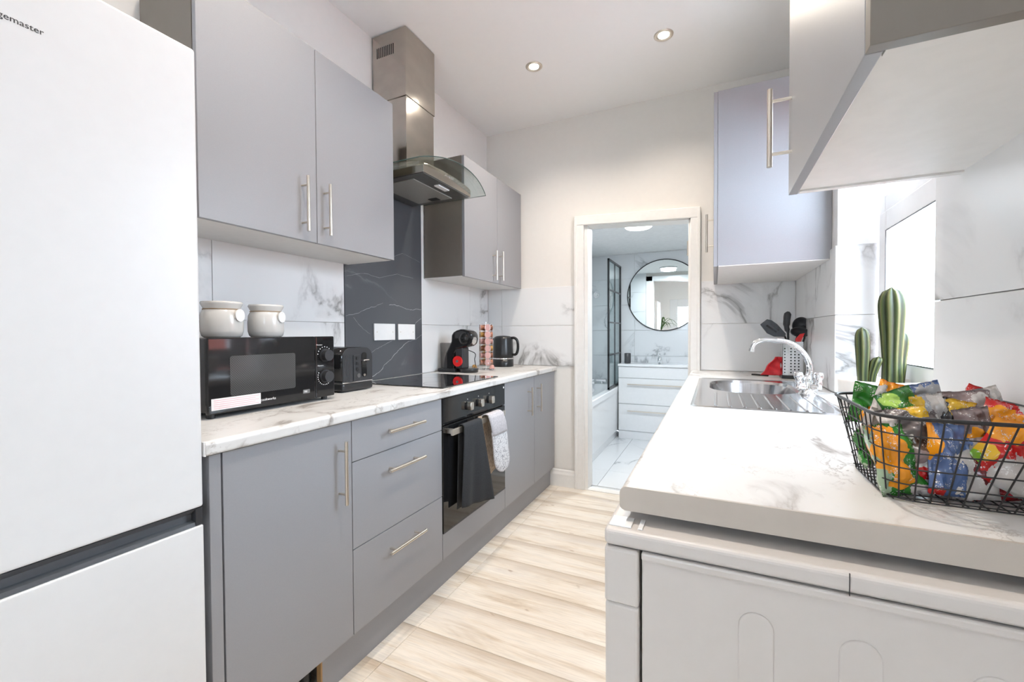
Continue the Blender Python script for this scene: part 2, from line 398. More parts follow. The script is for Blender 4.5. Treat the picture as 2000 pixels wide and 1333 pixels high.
# dark splash panel behind the hob
sp = thing('splash_panel', (XL, 1.965, .912), 'dark slate-look splash panel with white veins behind the hob', 'splashback')
MB().box(XL-.006, XL+.003, 1.644, 2.287, .912, 2.0).build('panel', 'slate', sp, bevel=.0008, seg=1)
for L, w in (([(1.818, .921), (1.838, .933), (1.899, .957), (1.925, .985), (1.948, 1.001), (1.986, 1.019), (2.03, 1.055), (2.067, 1.076), (2.11, 1.105), (2.152, 1.121), (2.228, 1.136), (2.284, 1.162)], .0036),
             ([(1.650, 1.264), (1.739, 1.284), (1.80, 1.31), (1.864, 1.325), (1.926, 1.348)], .0018), ([(1.98, 1.34), (2.03, 1.342), (2.071, 1.336), (2.13, 1.322), (2.18, 1.318), (2.23, 1.326), (2.281, 1.326)], .0026),
             ([(2.21, 1.226), (2.245, 1.252), (2.281, 1.268)], .0024), ([(1.825, 1.064), (1.87, 1.085), (1.912, 1.1), (1.999, 1.128)], .0016), ([(1.702, 1.259), (1.73, 1.23), (1.756, 1.205), (1.822, 1.17)], .0013),
             ([(1.66, 1.47), (1.78, 1.50), (1.90, 1.49), (2.05, 1.53), (2.2, 1.52)], .0013), ([(1.75, 1.62), (1.9, 1.58), (2.1, 1.66), (2.27, 1.63)], .0015)):
    # ragged centre line
    pts = []; vn = MB()
    for (a, c), (a2, c2) in zip(L, L[1:]):
        for k in range(4):
            t = k/4; pts.append((a+(a2-a)*t+random.uniform(-1, 1)*.0025, c+(c2-c)*t+random.uniform(-1, 1)*.0025))
    pts.append(L[-1])
    for i, ((a, c), (a2, c2)) in enumerate(zip(pts, pts[1:])):
        w0 = w*random.uniform(.4, 1)/2
        d = Vector((a2-a, c2-c)).normalized(); n_ = Vector((-d.y, d.x))*w0
        vn.add([(XL+.0033, a+n_.x, c+n_.y), (XL+.0033, a-n_.x, c-n_.y), (XL+.0033, a2-n_.x, c2-n_.y), (XL+.0033, a2+n_.x, c2+n_.y)], [(0, 1, 2, 3)])
    vn.build('vein', 'vein', sp, label='thin white stone vein')

# skirting, door frame
bb = MB().prism([(YF-.001, FZ), (YF-.018, FZ), (YF-.018, FZ+.095), (YF-.012, FZ+.112), (YF-.010, FZ+.125), (YF-.001, FZ+.132)], 'x', -1.175, -.964)
struct('baseboard_far', bb, 'trim', 'white moulded skirting board left of the bathroom opening', 'skirting')
dz0, dz1 = 1.985, 1.945   # the head is slightly out of level
ar = thing('trim_1', (-.53, YF, FZ), 'cream painted door frame around the bathroom opening', 'door frame', kind='structure')
yy0, yy1 = YF-.022, YF+.01
MB().box(-.964, -.895, yy0, yy1, FZ, dz0+.03).box(-.968, -.948, yy0-.006, yy1, FZ, dz0+.05).build('left_post', 'trim', ar, bevel=.004)
MB().box(-.150, -.093, yy0, yy1, FZ, dz1+.03).box(-.108, -.088, yy0-.006, yy1, FZ, dz1+.05).build('right_post', 'trim', ar, bevel=.004)
MB().prism([(-.968, dz0), (-.088, dz1), (-.088, dz1+.072), (-.968, dz0+.070)], 'y', yy0-.003, yy1).build('head', 'trim', ar, bevel=.004)
MB().box(-.90, -.870, YF+.0, YF+.13, FZ, 2.0).build('jamb', 'trim', ar, bevel=.002)
MB().box(-.165, -.135, YF+.0, YF+.13, FZ, 1.975).build('jamb', 'trim', ar, bevel=.002)
MB().prism([(-.9, dz0-.004), (-.135, dz1-.004), (-.135, 2.0), (-.9, 2.0)], 'y', YF+.0, YF+.13).build('head_lining', 'trim', ar)
for z in (1.70, .25):
    MB().box(-.169, -.165, YF+.02, YF+.055, z, z+.10).cyl((-.170, YF+.02, z), (-.170, YF+.02, z+.1), .005, 8).build('hinge', 'satin', ar, label='steel hinge')
MB().box(-.895, -.14, YF-.01, YF+.06, FZ-.002, FZ+.006).build('threshold', 'trim', ar, bevel=.002)
MB().box(-.98, -.885, YF+.12, YF+.14, FZ, 2.05).box(-.155, -.07, YF+.12, YF+.14, FZ, 2.05).box(-.98, -.07, YF+.12, YF+.14, 1.975, 2.05).build('bathroom_side_frame', 'gloss_white', ar, bevel=.003)

# ------------------------------------------------------------------ windows
def window(name, label, x0, y0, y1, z0, z1, zt, sy0, sy1):
    w = thing(name, (x0, (y0+y1)/2, z0), label, 'window', kind='structure')
    f = .065; x1 = x0+.07
    MB().box(x0, x1, y0, y0+f, z0, z1).box(x0, x1, y1-f, y1, z0, z1).box(x0, x1, y0+f, y1-f, z0, z0+f).box(x0, x1, y0+f, y1-f, z1-f, z1).box(x0, x1, y0+f, y1-f, zt, zt+.07).build('window_frame', 'upvc', w, bevel=.003)
    s = .075; a, c_ = z0+f+.004, zt-.004
    MB().box(x0-.018, x0+.045, sy0, sy0+s, a, c_).box(x0-.018, x0+.045, sy1-s, sy1, a, c_).box(x0-.018, x0+.045, sy0+s, sy1-s, a, a+s).box(x0-.018, x0+.045, sy0+s, sy1-s, c_-s, c_).build('sash', 'upvc', w, bevel=.004)
    MB().box(x0+.012, x0+.018, sy0+s-.005, sy1-s+.005, a+s-.005, c_-s+.005).build('pane', 'glass', w)
    MB().box(x0+.012, x0+.018, y0+f-.005, y1-f+.005, zt+.06, z1-f+.005).build('pane', 'glass', w)
    for (a0, a1, b0, b1, xx) in ((sy0-.0035, sy1+.0035, a-.0035, c_+.0035, x0-.001), (sy0+s-.001, sy1-s+.001, a+s-.001, c_-s+.001, x0-.0185)):
        q = .004; MB().box(xx-.001, xx+.001, a0, a0+q, b0, b1).box(xx-.001, xx+.001, a1-q, a1, b0, b1).box(xx-.001, xx+.001, a0, a1, b0, b0+q).box(xx-.001, xx+.001, a0, a1, b1-q, b1).build('gasket', 'black', w)
    MB().box(x0-.022, x0-.016, sy0+.005, sy0+.03, (a+c_)/2-.06, (a+c_)/2+.06).build('handle', 'upvc', w, bevel=.002)
    return w
window('window_1', 'white plastic kitchen window in the recess behind the cactus', .60, RY0+.008, RY1-.008, .915, RT, 1.63, RY0+.075, RY1-.073)
window('window_2_added', 'white plastic window added in the right wall behind the camera as fill light', .53, -1.3, -.75, 1.15, RT, 1.75, -1.24, -.81)  # unseen window, added to light the fridge and the left doors
# sill board inside the recess
dr = thing('door_1', (-.6, YB, FZ), 'white glazed back door behind the camera', 'door', kind='structure')
MB().box(-1.10, -.90, YB-.09, YB-.03, FZ, 2.05).box(-.30, -.10, YB-.09, YB-.03, FZ, 2.05).box(-.90, -.30, YB-.09, YB-.03, FZ, 1.25).box(-.90, -.30, YB-.09, YB-.03, 1.85, 2.05).build('door_frame', 'upvc', dr, bevel=.004)
MB().box(-.90, -.30, YB-.063, YB-.057, 1.25, 1.85).build('pane', 'glass', dr)
MB().box(-.19, -.16, YB-.03, YB-.01, 1.0, 1.02).cyl((-.175, YB-.005, 1.02), (-.30, YB-.005, 1.02), .008, 10).build('door_handle', 'chrome', dr)
tag(MB().box(2.3, 2.45, -4, 6, -.5, 1.35).build('yard_wall', 'brick'), 'low red brick yard wall outside the kitchen window', 'wall', kind='structure')
tag(MB().box(-4, 6, -6, 8, -.6, -.5).build('yard_ground', 'outside'), 'pale paved yard ground outside the windows', 'ground', kind='structure')

# ------------------------------------------------------------------ cabinets
def bar_handle(parent, axis, side, xf, a0, a1, other, r=.006, stand=.035, post=.16):
    """bar handle on a front at x = xf; side +1 faces +x"""
    xb = xf+side*stand; mb = MB(); L = a1-a0
    def P(t, x): return (x, t, other) if axis == 'y' else (x, other, t)
    mb.cyl(P(a0, xb), P(a1, xb), r, 14)
    for t in (a0+L*post, a1-L*post): mb.cyl(P(t, xf), P(t, xb), r*.62, 10)
    return mb.build('handle', 'satin', parent, label='brushed steel bar handle')
def front(parent, name, side, xf, y0, y1, z0, z1, handle=None, g_=.0015):
    o = MB().box(xf, xf-side*.018, y0+g_, y1-g_, z0+g_, z1-g_).build(name, 'cab', parent, bevel=.0012)
    if handle:
        ax, a0, a1, oth = handle; bar_handle(o, ax, side, xf, a0, a1, oth)
    return o
def carcass(parent, x0, x1, y0, y1, z0, z1, name='carcass', mat='cabdark', white_bottom=False):
    MB().box(x0, x1, y0+.0005, y1-.0005, z0, z1).build(name, mat, parent, bevel=.001, seg=1)
    if white_bottom:
        MB().box(min(x0, x1)+.0, max(x0, x1)-.0, y0+.0, y1-.0, z0-.004, z0).build('bottom_panel', 'white_board', parent, bevel=.0008, seg=1, label='white underside panel')
XD = -1.137
def base_unit(label, y0, y1):
    t = thing('base_cabinet', (XL+.3, (y0+y1)/2, FZ), label, 'cabinet', 'grey base cabinets under the left worktop')
    carcass(t, XL+.01, XD-.020, y0, y1, .1155, .868)
    return t
b1 = base_unit('single-door grey base cabinet nearest the fridge, tall bar handle', .674, 1.107)
front(b1, 'door', 1, XD, .674, 1.107, .1155, .872, ('z', .602, .814, 1.05))
MB().cyl((-1.40, .80, FZ), (-1.40, .80, .116), .018, 12).cyl((-1.40, .80, FZ), (-1.40, .80, FZ+.01), .03, 12).build('foot', 'black', b1)
MB().cyl((-1.22, .975, FZ), (-1.22, .975, .116), .018, 12).cyl((-1.22, .975, FZ), (-1.22, .975, FZ+.01), .03, 12).build('foot', 'black', b1)
b2 = base_unit('grey three-drawer base cabinet between single door and oven', 1.107, 1.6515)
for z0, z1, hz in ((.7236, .872, .801), (.4163, .7236, .652), (.1155, .4163, .338)):
    front(b2, 'drawer', 1, XD, 1.107, 1.6515, z0, z1, ('y', 1.262, 1.482, hz))
b3 = base_unit('grey two-door base cabinet right of the oven by far wall', 2.306, 3.19)
front(b3, 'door', 1, XD, 2.306, 2.775, .1155, .872, ('z', .617, .806, 2.66-.0))
front(b3, 'door', 1, XD, 2.775, 3.19, .1155, .872, ('z', .619, .812, 2.762+.065))
b3.children[-1]
t = thing('end_panel', (XL+.3, .655, FZ), 'grey end panel standing in the gap beside the fridge', 'panel')
MB().box(XL+.01, XD, .642, .671, FZ, .870).build('panel', 'cab', t, bevel=.0015)
pl = thing('plinth', (-1.18, 2.1, FZ), 'long grey plinth below the left base cabinets', 'plinth')
MB().box(-1.188, -1.170, 1.0, YF-.001, FZ, .114).build('plinth_board', 'cab', pl, bevel=.001)
MB().box(-1.1885, -1.1695, .994, 1.0, FZ, .114).build('cut_edge', 'wood_edge', pl, label='bare chipboard cut end')

# oven
ov = thing('built_in_oven', (-1.4, 1.98, .1155), 'black glass built-in oven with three knobs under the hob', 'oven')
MB().box(XL+.02, XD-.02, 1.6525, 2.3055, .1155, .868).build('oven_body', 'cabdark', ov, bevel=.001)
MB().box(XD, XD-.018, 1.6530, 2.3045, .1170, .236).build('filler_panel', 'cab', ov, bevel=.001, label='grey filler panel below the oven')
MB().box(XD+.004, XD-.02, 1.655, 2.303, .745, .870).build('control_panel', 'blackgloss', ov, bevel=.002)
dd = MB().box(XD+.004, XD-.02, 1.655, 2.303, .2386, .738).build('oven_door', 'blackgloss', ov, bevel=.002)
MB().box(XD+.0045, XD-.01, 1.655, 2.303, .2386, .246).build('door_trim', 'charcoal', dd)
mb = MB().box(XD+.040, XD+.052, 1.665, 2.215, .700, .728)
for yy in (1.69, 2.19): mb.box(XD+.002, XD+.045, yy-.008, yy+.008, .703, .725)
mb.build('door_handle', 'satin', dd, bevel=.0015, label='square brushed steel handle bar')
for yy in (1.875, 1.985, 2.104):
    k = MB().cyl((XD+.003, yy, .803), (XD+.010, yy, .803), .021, 20)
    k.build('knob_collar', 'black', ov)
    MB().prism([(yy-.013, .783), (yy+.013, .783), (yy+.016, .803), (yy+.013, .823), (yy-.013, .823), (yy-.016, .803)], 'x', XD+.010, XD+.034).build('knob', 'satin', ov, bevel=.003, label='champagne metal knob')
MB().cyl((XD+.004, 2.285, .848), (XD+.006, 2.285, .848), .006, 10).build('indicator_light', 'white', ov)
for yy in (1.875, 1.985, 2.104): text('o', .012, (XD+.0045, yy-.003, .834), '+x', 'white', ov, 'dial_mark')

# worktops
def slab_profile(x_back, x_front, z0, z1, r=.012):
    s_ = 1 if x_front > x_back else -1; P = [(x_back, z0), (x_front-s_*r*.6, z0)]
    for k in range(9):
        t = -PI/2+PI/2*k/8; P.append((x_front-s_*r+s_*r*math.cos(t), z0+r*.7+r*.7*math.sin(t)))
    for k in range(9):
        t = PI/2*k/8; P.append((x_front-s_*r+s_*r*math.cos(t), z1-r+r*math.sin(t)))
    P.append((x_back, z1)); return P
w1 = thing('worktop', (-1.42, 1.9, .872), 'white marble-effect worktop running along the left wall', 'worktop')
MB().prism(slab_profile(XL+.0005, -1.117, .873, WZ), 'y', .625, YF-.002).build('slab', 'worktop', w1)
MB().box(XL+.001, -1.119, .623, .6255, .874, .909).build('edge_band', 'white_board', w1)

w2 = thing('worktop', (.15, 1.9, .87), 'white marble-effect worktop on the right holding sink and basket', 'worktop')
# built around the sink cut-out
SX0, SX1, SY0, SY1 = -.078, .385, 1.635, 2.665
BX0, BX1, BY0, BY1 = -.02, .335, 2.07, 2.60
w2b = MB().prism(slab_profile(XR-.0005, -.145, .87, WZ), 'y', .742, YF-.002)
slab = w2b.build('slab', 'worktop', w2)
cut = MB().box(BX0-.012, BX1+.012, BY0-.012, BY1+.012, .8, 1.0).build('cut', 'worktop')
md = slab.modifiers.new('b', 'BOOLEAN'); md.object = cut; md.operation = 'DIFFERENCE'; md.solver = 'EXACT'
bpy.context.view_layer.update()
slab.location = WL[slab]-WL[w2]
slab.data = bpy.data.meshes.new_from_object(slab.evaluated_get(bpy.context.evaluated_depsgraph_get()))
slab.modifiers.clear(); bpy.data.objects.remove(cut)
MB().box(XR-.0005, .60, RY0+.009, RY1-.009, .87, WZ).build('sill_piece', 'worktop', w2)
M['edgeband'] = plain('edge_band', (.50, .45, .40), .4, var=.02)
P = slab_profile(XR-.002, -.1455, .8695, WZ)
MB().prism(P, 'y', .737, .7425).build('edge_band', 'edgeband', w2, label='plain beige end band')

# hob
hb = thing('hob', (-1.42, 1.97, WZ), 'black glass induction hob set in the left worktop', 'hob')
MB().box(-1.665, -1.155, 1.69, 2.262, WZ+.0005, WZ+.0065).build('glass_plate', 'hobglass', hb, bevel=.002)
M['ringmark'] = plain('hob_marking', (.16, .16, .16), .2)
for cx, cy, rr in ((-1.53, 1.83, .095), (-1.28, 1.83, .075), (-1.53, 2.11, .075), (-1.28, 2.11, .095)):
    n = 40; vs = []
    for j in range(n):
        a = 2*PI*j/n; vs += [(cx+rr*math.cos(a), cy+rr*math.sin(a), WZ+.0068), (cx+(rr-.0015)*math.cos(a), cy+(rr-.0015)*math.sin(a), WZ+.0068)]
    MB().add(vs, [(2*j, 2*j+1, (2*j+3) % (2*n), (2*j+2) % (2*n)) for j in range(n)]).build('ring_marking', 'ringmark', hb)

# upper cabinets left
XU = -1.418; UB, UT = 1.528, 2.287
def wall_unit(label, y0, y1, split, hs):
    t = thing('wall_cabinet', (XL+.15, (y0+y1)/2, UB), label, 'cabinet', 'grey wall cabinets on the left wall')
    carcass(t, XL+.002, XU-.020, y0, y1, UB+.006, UT, white_bottom=True)
    for (a, c), (hy, h0, h1) in zip(split, hs):
        front(t, 'door', 1, XU, a, c, UB, UT, ('z', h0, h1, hy))
    return t
wall_unit('grey two-door wall cabinet above the microwave, left of the cooker hood', .784, 1.668, ((.784, 1.2166), (1.2166, 1.668)), ((1.149, 1.560, 1.767), (1.252, 1.563, 1.766)))
wall_unit('grey two-door wall cabinet right of the cooker hood, above the kettle', 2.323, 3.195, ((2.323, 2.775), (2.775, 3.195)), ((2.70, 1.545, 1.750), (2.80, 1.55, 1.760)))

# cooker hood
hd = thing('cooker_hood', (XL, 1.99, 1.96), 'stainless chimney cooker hood with curved glass canopy', 'cooker hood')
HX = -1.497
MB().box(XL+.001, HX-.004, 1.872, 2.122, 2.05, 2.46).build('lower_duct', 'steel', hd, bevel=.002)
MB().box(XL+.001, HX, 1.866, 2.130, 2.45, CZ-.006).build('upper_duct', 'steel', hd, bevel=.002)
sl = MB()
for i in range(10): sl.box(-1.695+i*.0125, -1.690+i*.0125, 1.8648, 1.867, 2.69, 2.745)
sl.build('vent_slots', 'blackgloss', hd, label='row of narrow vent slots')
def gl_fn(off):
    def fn(u, v):
        yy = 1.672+.646*u; w_ = abs(2*u-1); zz = 2.068-.060*w_**2.0+off
        xf = -1.262+.040*(1-w_**2.2)
        return (XL+.004+(xf-XL-.004)*v, yy, zz)
    return fn
g1 = MB().grid(gl_fn(0), 28, 6); g1.build('glass_canopy', 'hoodglass', hd, solid=.006, label='curved clear glass canopy')
M['glassedge'] = plain('glass_edge', (.05, .09, .08), .1)
em = MB(); fn = gl_fn(0); pts = [fn(0, v/6) for v in range(7)]+[fn(u/28, 1) for u in range(1, 28)]+[fn(1, v/6) for v in range(6, -1, -1)]
em.tube(pts, .0022, 6); em.build('glass_edge', 'glassedge', hd, label='dark polished edge of the glass')
bd = MB().prism([(1.752, 1.972), (2.205, 1.972), (2.205, 2.008)]+[(1.9785+.2265*math.cos(PI*k/12), 2.008+.024*math.sin(PI*k/12)) for k in range(1, 12)]+[(1.752, 2.008)], 'x', XL+.002, -1.302)
bd.build('hood_body', 'steel', hd, bevel=.0015)
MB().box(XL+.01, -1.308, 1.760, 2.197, 1.967, 1.9725).build('underside', 'hood_under', hd)
MB().box(-1.64, -1.40, 1.80, 2.155, 1.963, 1.968).build('grease_filter', 'mesh_filter', hd, bevel=.001, label='fine metal mesh grease filter')
MB().box(-1.53, -1.47, 2.10, 2.14, 1.960, 1.964).build('filter_latch', 'black', hd)
MB().box(-1.365, -1.335, 1.93, 2.03, 1.962, 1.968).build('hood_lamp', 'white', hd, label='narrow light cover')
bt = MB()
for i in range(5): bt.cyl((-1.302, 1.945+i*.016, 2.015), (-1.297, 1.945+i*.016, 2.015), .0055, 12)
bt.build('buttons', 'chrome', hd, label='row of round push buttons')

# right wall cabinets
XQ = .157
t = thing('wall_cabinet', (.3, .92, 1.492), 'near grey wall cabinet on the right wall, white underside showing', 'cabinet', 'grey wall cabinets on the right wall')
MB().box(XQ, XR, .615, .633, 1.4925, 2.25).build('end_panel', 'cabdark', t, bevel=.0008, label='taupe end panel')
MB().box(XQ+.020, XR, .6335, .650, 1.4945, 2.25).build('side_panel', 'white_board', t, bevel=.0005, label='white side panel edge')
MB().box(XQ+.020, XR, 1.190, 1.207, 1.4945, 2.25).build('side_panel', 'white_board', t, bevel=.0005)
MB().box(XQ+.020, XR, .650, 1.190, 1.4985, 1.515).build('bottom_panel', 'white_board', t, label='white underside panel')
MB().box(XQ+.020, XR, .650, 1.190, 1.515, 2.25).build('carcass', 'cabdark', t)
front(t, 'door', -1, XQ, .634, 1.207, 1.492, 2.25)
dd = t.children[-1]; bar_handle(dd, 'z', -1, XQ, 1.553, 1.731, 1.165, r=.0058, stand=.043)
XQ2 = -.006
t = thing('wall_cabinet', (.22, 2.7, 1.487), 'deep grey wall cabinet in far right corner above the utensils', 'cabinet', 'grey wall cabinets on the right wall')
MB().box(XQ2+.018, XR+PX-.001, 2.322, 3.195, 1.4925, 2.332).build('carcass', 'cab', t, bevel=.0012)
MB().box(XQ2+.022, XR-.001, 2.325, 3.195, 1.4885, 1.4925).build('bottom_panel', 'white_board', t, label='cream underside panel')
front(t, 'door', -1, XQ2, 2.322, 3.195, 1.4875, 2.332)
dd = t.children[-1]; bar_handle(dd, 'z', -1, XQ2, 1.575, 1.765, 2.40, r=.006, stand=.032)

# right base cabinets under the worktop
for lab, y0, y1, n in (('grey base cabinet on the right under the sink drainer', 1.32, 1.95, 1), ('grey base cabinet on the right under the sink bowl', 1.95, 2.58, 1), ('grey base cabinet on the right in the far corner', 2.58, 3.19, 1)):
    t = thing('base_cabinet', (.15, (y0+y1)/2, FZ), lab, 'cabinet', 'grey base cabinets under the right worktop')
    MB().box(-.09, XR-.01, y0, y1, .1155, .60).build('carcass', 'cabdark', t)
    front(t, 'door', -1, -.112, y0, y1, .1155, .862, ('z', .60, .80, y1-.06))
t = thing('plinth', (-.07, 2.3, FZ), 'grey plinth below the right base cabinets', 'plinth')
MB().box(-.085, -.065, 1.32, YF-.001, FZ, .114).build('plinth_board', 'cab', t)

# ------------------------------------------------------------------ appliances
fr = thing('fridge_freezer', (-1.4, .32, FZ), 'tall white fridge freezer with dark grip strip filling left edge', 'fridge')
FX = -1.122
MB().box(XL+.02, FX-.065, .03, .612, FZ+.01, 1.845).build('body', 'fridge', fr, bevel=.004)
MB().box(FX, FX-.058, .02, .62, .7548, 1.85).build('upper_door', 'fridge', fr, bevel=.006, seg=3)
MB().box(FX, FX-.058, .02, .62, .02, .7105).build('lower_door', 'fridge', fr, bevel=.004, seg=3)
M['gripdark'] = plain('grip_dark', (.10, .105, .115), .3)
MB().prism([(FX-.060, .7115), (FX-.004, .7115), (FX-.006, .720), (FX-.022, .722), (FX-.022, .738), (FX-.003, .7535), (FX-.060, .7535)], 'y', .022, .604).build('grip_strip', 'gripdark', fr, label='dark recessed grip strip between doors')
MB().box(FX-.058, FX-.003, .604, .6185, .7115, .7535).build('strip_end_cap', 'charcoal', fr)
text('fridgemaster', .0155, (FX+.0003, .2835, 1.7245), '+x', 'charcoal', fr, 'lettering')
L_ = fr.children[-1]

ap = thing('washing_machine', (.15, 1.0, FZ), 'white washing machine under near end of the right worktop', 'washing machine')
MB().box(-.163, -.108, .7025, 1.295, FZ+.02, .728).build('front_panel', 'appl', ap, bevel=.006, seg=3)
MB().box(-.163, -.108, .699, 1.297, .7295, .8205).build('control_panel', 'appl', ap, bevel=.005, seg=3)
sd = MB().box(-.104, XR-.012, .704, 1.294, FZ+.02, .8205).build('body', 'appl', ap, bevel=.003)
MB().box(-.164, XR-.01, .700, 1.298, .8225, .851).build('lid', 'appl', ap, bevel=.008, seg=4)
MB().box(-.104, XR-.012, .6975, .7045, .809, .8215).build('lid_ledge', 'appl', ap, bevel=.003)
MB().box(-.158, -.122, .712, .75, .851, .8535).box(-.112, -.104, .712, .75, .851, .8535).build('corner_cap', 'gloss_white', ap, bevel=.001)
MB().box(.1625, .1635, .6988, .7005, .812, .851).build('lid_joint', 'charcoal', ap)
for x0, x1, zt in ((.033, .078, .766), (.153, .200, .762), (.283, .330, .757)):
    pts = [(x0, .12), (x1, .12)]+[((x0+x1)/2+(x1-x0)/2*math.cos(PI*k/12), zt-(x1-x0)/2+(x1-x0)/2*math.sin(PI*k/12)) for k in range(13)]
    MB().prism(pts, 'y', .7015, .706, False).build('embossed_rib', 'appl', sd, bevel=.002, seg=3)
MB().cyl((-.163, 1.0, .42), (-.185, 1.0, .42), .16, 32).build('porthole', 'gloss_white', ap, bevel=.004)
MB().cyl((-.185, 1.0, .42), (-.19, 1.0, .42), .12, 32).build('porthole_glass', 'blackgloss', ap)

# ------------------------------------------------------------------ ceiling lights and outlets
def downlight(x, y, lab, k=1):
    t = thing('downlight', (x, y, CZ), lab, 'ceiling light', 'recessed ceiling downlights')
    n = MB().lathe([(.029, 0), (.030, -.004), (.046, -.007), (.052, -.002), (.052, 0)], (x, y, CZ), 28); n.build('bezel', 'satin', t)
    MB().lathe([(.0001, -.0025), (.0305, -.0025)], (x, y, CZ), 24).build('lens', 'lamp_glow', t, label='glowing lamp lens')
    l = bpy.data.lights.new('downlight_beam', 'SPOT'); l.energy = DOWNLIGHT_W*k; l.spot_size = 2.4; l.spot_blend = 1; l.shadow_soft_size = .03; l.color = (1, .89, .76)
    o = bpy.data.objects.new('downlight_beam', l); COL.objects.link(o); place(o, (x, y, CZ-.012), t)
downlight(-1.016, 2.50, 'lit ceiling downlight nearer the cooker hood')
downlight(-.261, 2.55, 'lit ceiling downlight nearer the right wall cabinets')
for x, y, lab in ((-1.016, .9, 'ceiling downlight above the microwave side, out of frame'), (-.261, .9, 'ceiling downlight above the washing machine side, out of frame'), (-1.016, -.8, 'ceiling downlight behind the camera on fridge side'), (-.261, -.8, 'ceiling downlight behind the camera on window side')):
    downlight(x, y, lab, 1 if y > 0 else .4)
for y0, y1, lab in ((1.845, 2.017, 'left blank white wall plate on the dark splash panel'), (2.046, 2.205, 'right blank white wall plate on the dark splash panel')):
    t = thing('blank_plate', (XL, (y0+y1)/2, 1.13), lab, 'wall plate', 'white plates on the splash panel')
    MB().box(XL+.0035, XL+.012, y0, y1, 1.1335, 1.2285).build('plate', 'white', t, bevel=.002)
    for yy in (y0+.02, y1-.02): MB().cyl((XL+.0118, yy, 1.181), (XL+.0130, yy, 1.181), .0035, 10).build('screw', 'satin', t)

# ------------------------------------------------------------------ sink and tap
sk = thing('sink', (.15, 2.15, WZ), 'stainless steel inset sink with ribbed drainer', 'sink')
z = WZ
# rim plate around a rounded bowl
def rrect(x0, x1, y0, y1, r, n=8):
    P = []
    for cx, cy, a0 in ((x1-r, y1-r, 0), (x0+r, y1-r, PI/2), (x0+r, y0+r, PI), (x1-r, y0+r, 3*PI/2)):
        for k in range(n+1): a = a0+PI/2*k/n; P.append((cx+r*math.cos(a), cy+r*math.sin(a)))
    return P
outer = rrect(SX0+.012, SX1-.012, SY0+.012, SY1-.012, .02); n = len(outer)
edge = rrect(SX0, SX1, SY0, SY1, .028)
bowl = [(a, c) for a, c in rrect(BX0, BX1, BY0, BY1, .16)]
pan = MB()
def ringstrip(mb, A, za, B, zb, smooth=True):
    k = len(A); mb.add([(p[0], p[1], za) for p in A]+[(p[0], p[1], zb) for p in B], [(i, (i+1) % k, k+(i+1) % k, k+i) for i in range(k)], smooth)
ringstrip(pan, edge, z+.0005, outer, z+.0035); 
inn = rrect(SX0+.020, SX1-.020, SY0+.020, SY1-.020, .02); ringstrip(pan, outer, z+.0035, inn, z+.001)
ringstrip(pan, inn, z+.001, bowl, z+.001, False)
b2_ = rrect(BX0+.008, BX1-.008, BY0+.008, BY1-.008, .152); b3_ = rrect(BX0+.03, BX1-.03, BY0+.03, BY1-.03, .13); b4_ = rrect(BX0+.06, BX1-.06, BY0+.06, BY1-.06, .10)
ringstrip(pan, bowl, z+.001, b2_, z-.012); ringstrip(pan, b2_, z-.012, b3_, z-.10); ringstrip(pan, b3_, z-.10, b4_, z-.135)
pan.add([(p[0], p[1], z-.135) for p in b4_], [tuple(range(len(b4_)))])
pan.build('sink_pan', 'sink', sk)
for i in range(8):
    x = .005+i*.045
    MB().prism([(x-.006, z+.0008), (x-.003, z+.0040), (x+.003, z+.0040), (x+.006, z+.0008)], 'y', 1.675, 2.03).build('drainer_rib', 'sink', sk, bevel=.001)
MB().lathe([(.032, 0), (.030, .003), (.0001, .003)], (.157, 2.335, z-.134), 20).build('waste', 'chrome', sk)
tp = thing('mixer_tap', (.355, 2.14, z), 'chrome swan-neck mixer tap at back of the sink', 'tap')
cx, cy = .350, 2.13
MB().lathe([(.034, 0), (.034, .006), (.024, .014), (.021, .03), (.022, .065), (.016, .078), (.0001, .082)], (cx, cy, z+.001), 28).build('body', 'chrome', tp)
pts = []; C0 = [(.352, .985), (.356, 1.02), (.345, 1.062), (.318, 1.101), (.285, 1.124), (.244, 1.134), (.205, 1.136), (.175, 1.132), (.155, 1.118), (.147, 1.098)]
for i, (x, zz) in enumerate(C0): pts.append((x, cy, zz))
# refine with catmull-rom
def smoothpts(P, k=4, closed=False):
    P = [Vector(p) for p in P]; out = []; n = len(P)
    for i in range(n if closed else n-1):
        p0 = P[i-1] if (i or closed) else P[0]; p1 = P[i]; p2 = P[(i+1) % n]; p3 = P[(i+2) % n] if (i+2 < n or closed) else P[-1]
        for j in range(k):
            t = j/k; out.append(.5*((2*p1)+(p2-p0)*t+(2*p0-5*p1+4*p2-p3)*t*t+(3*p1-p0-3*p2+p3)*t**3))
    if not closed: out.append(P[-1])
    return out
sp_ = smoothpts(pts); k = len(sp_)
MB().tube(sp_, [.0125-.0035*i/(k-1) for i in range(k)], 14).cyl(sp_[-1], sp_[-1]+Vector((-.003, 0, -.012)), .0115, 14).build('spout', 'chrome', tp, label='tall curved chrome spout')
for s_, nx in ((1, .030), (-1, -.030)):
    q = MB().cyl((cx, cy, z+.03), (cx+nx*1.1, cy-.012, z+.035), .016, 14); q.build('valve_arm', 'chrome', tp)
    c2 = (cx+nx*1.15, cy-.015, z+.025)
    MB().lathe([(.012, 0), (.013, .025), (.011, .038), (.016, .044), (.0175, .056), (.015, .068), (.0001, .070)], c2, 16).build('tap_handle', 'chrome', tp, label='chrome turning handle')

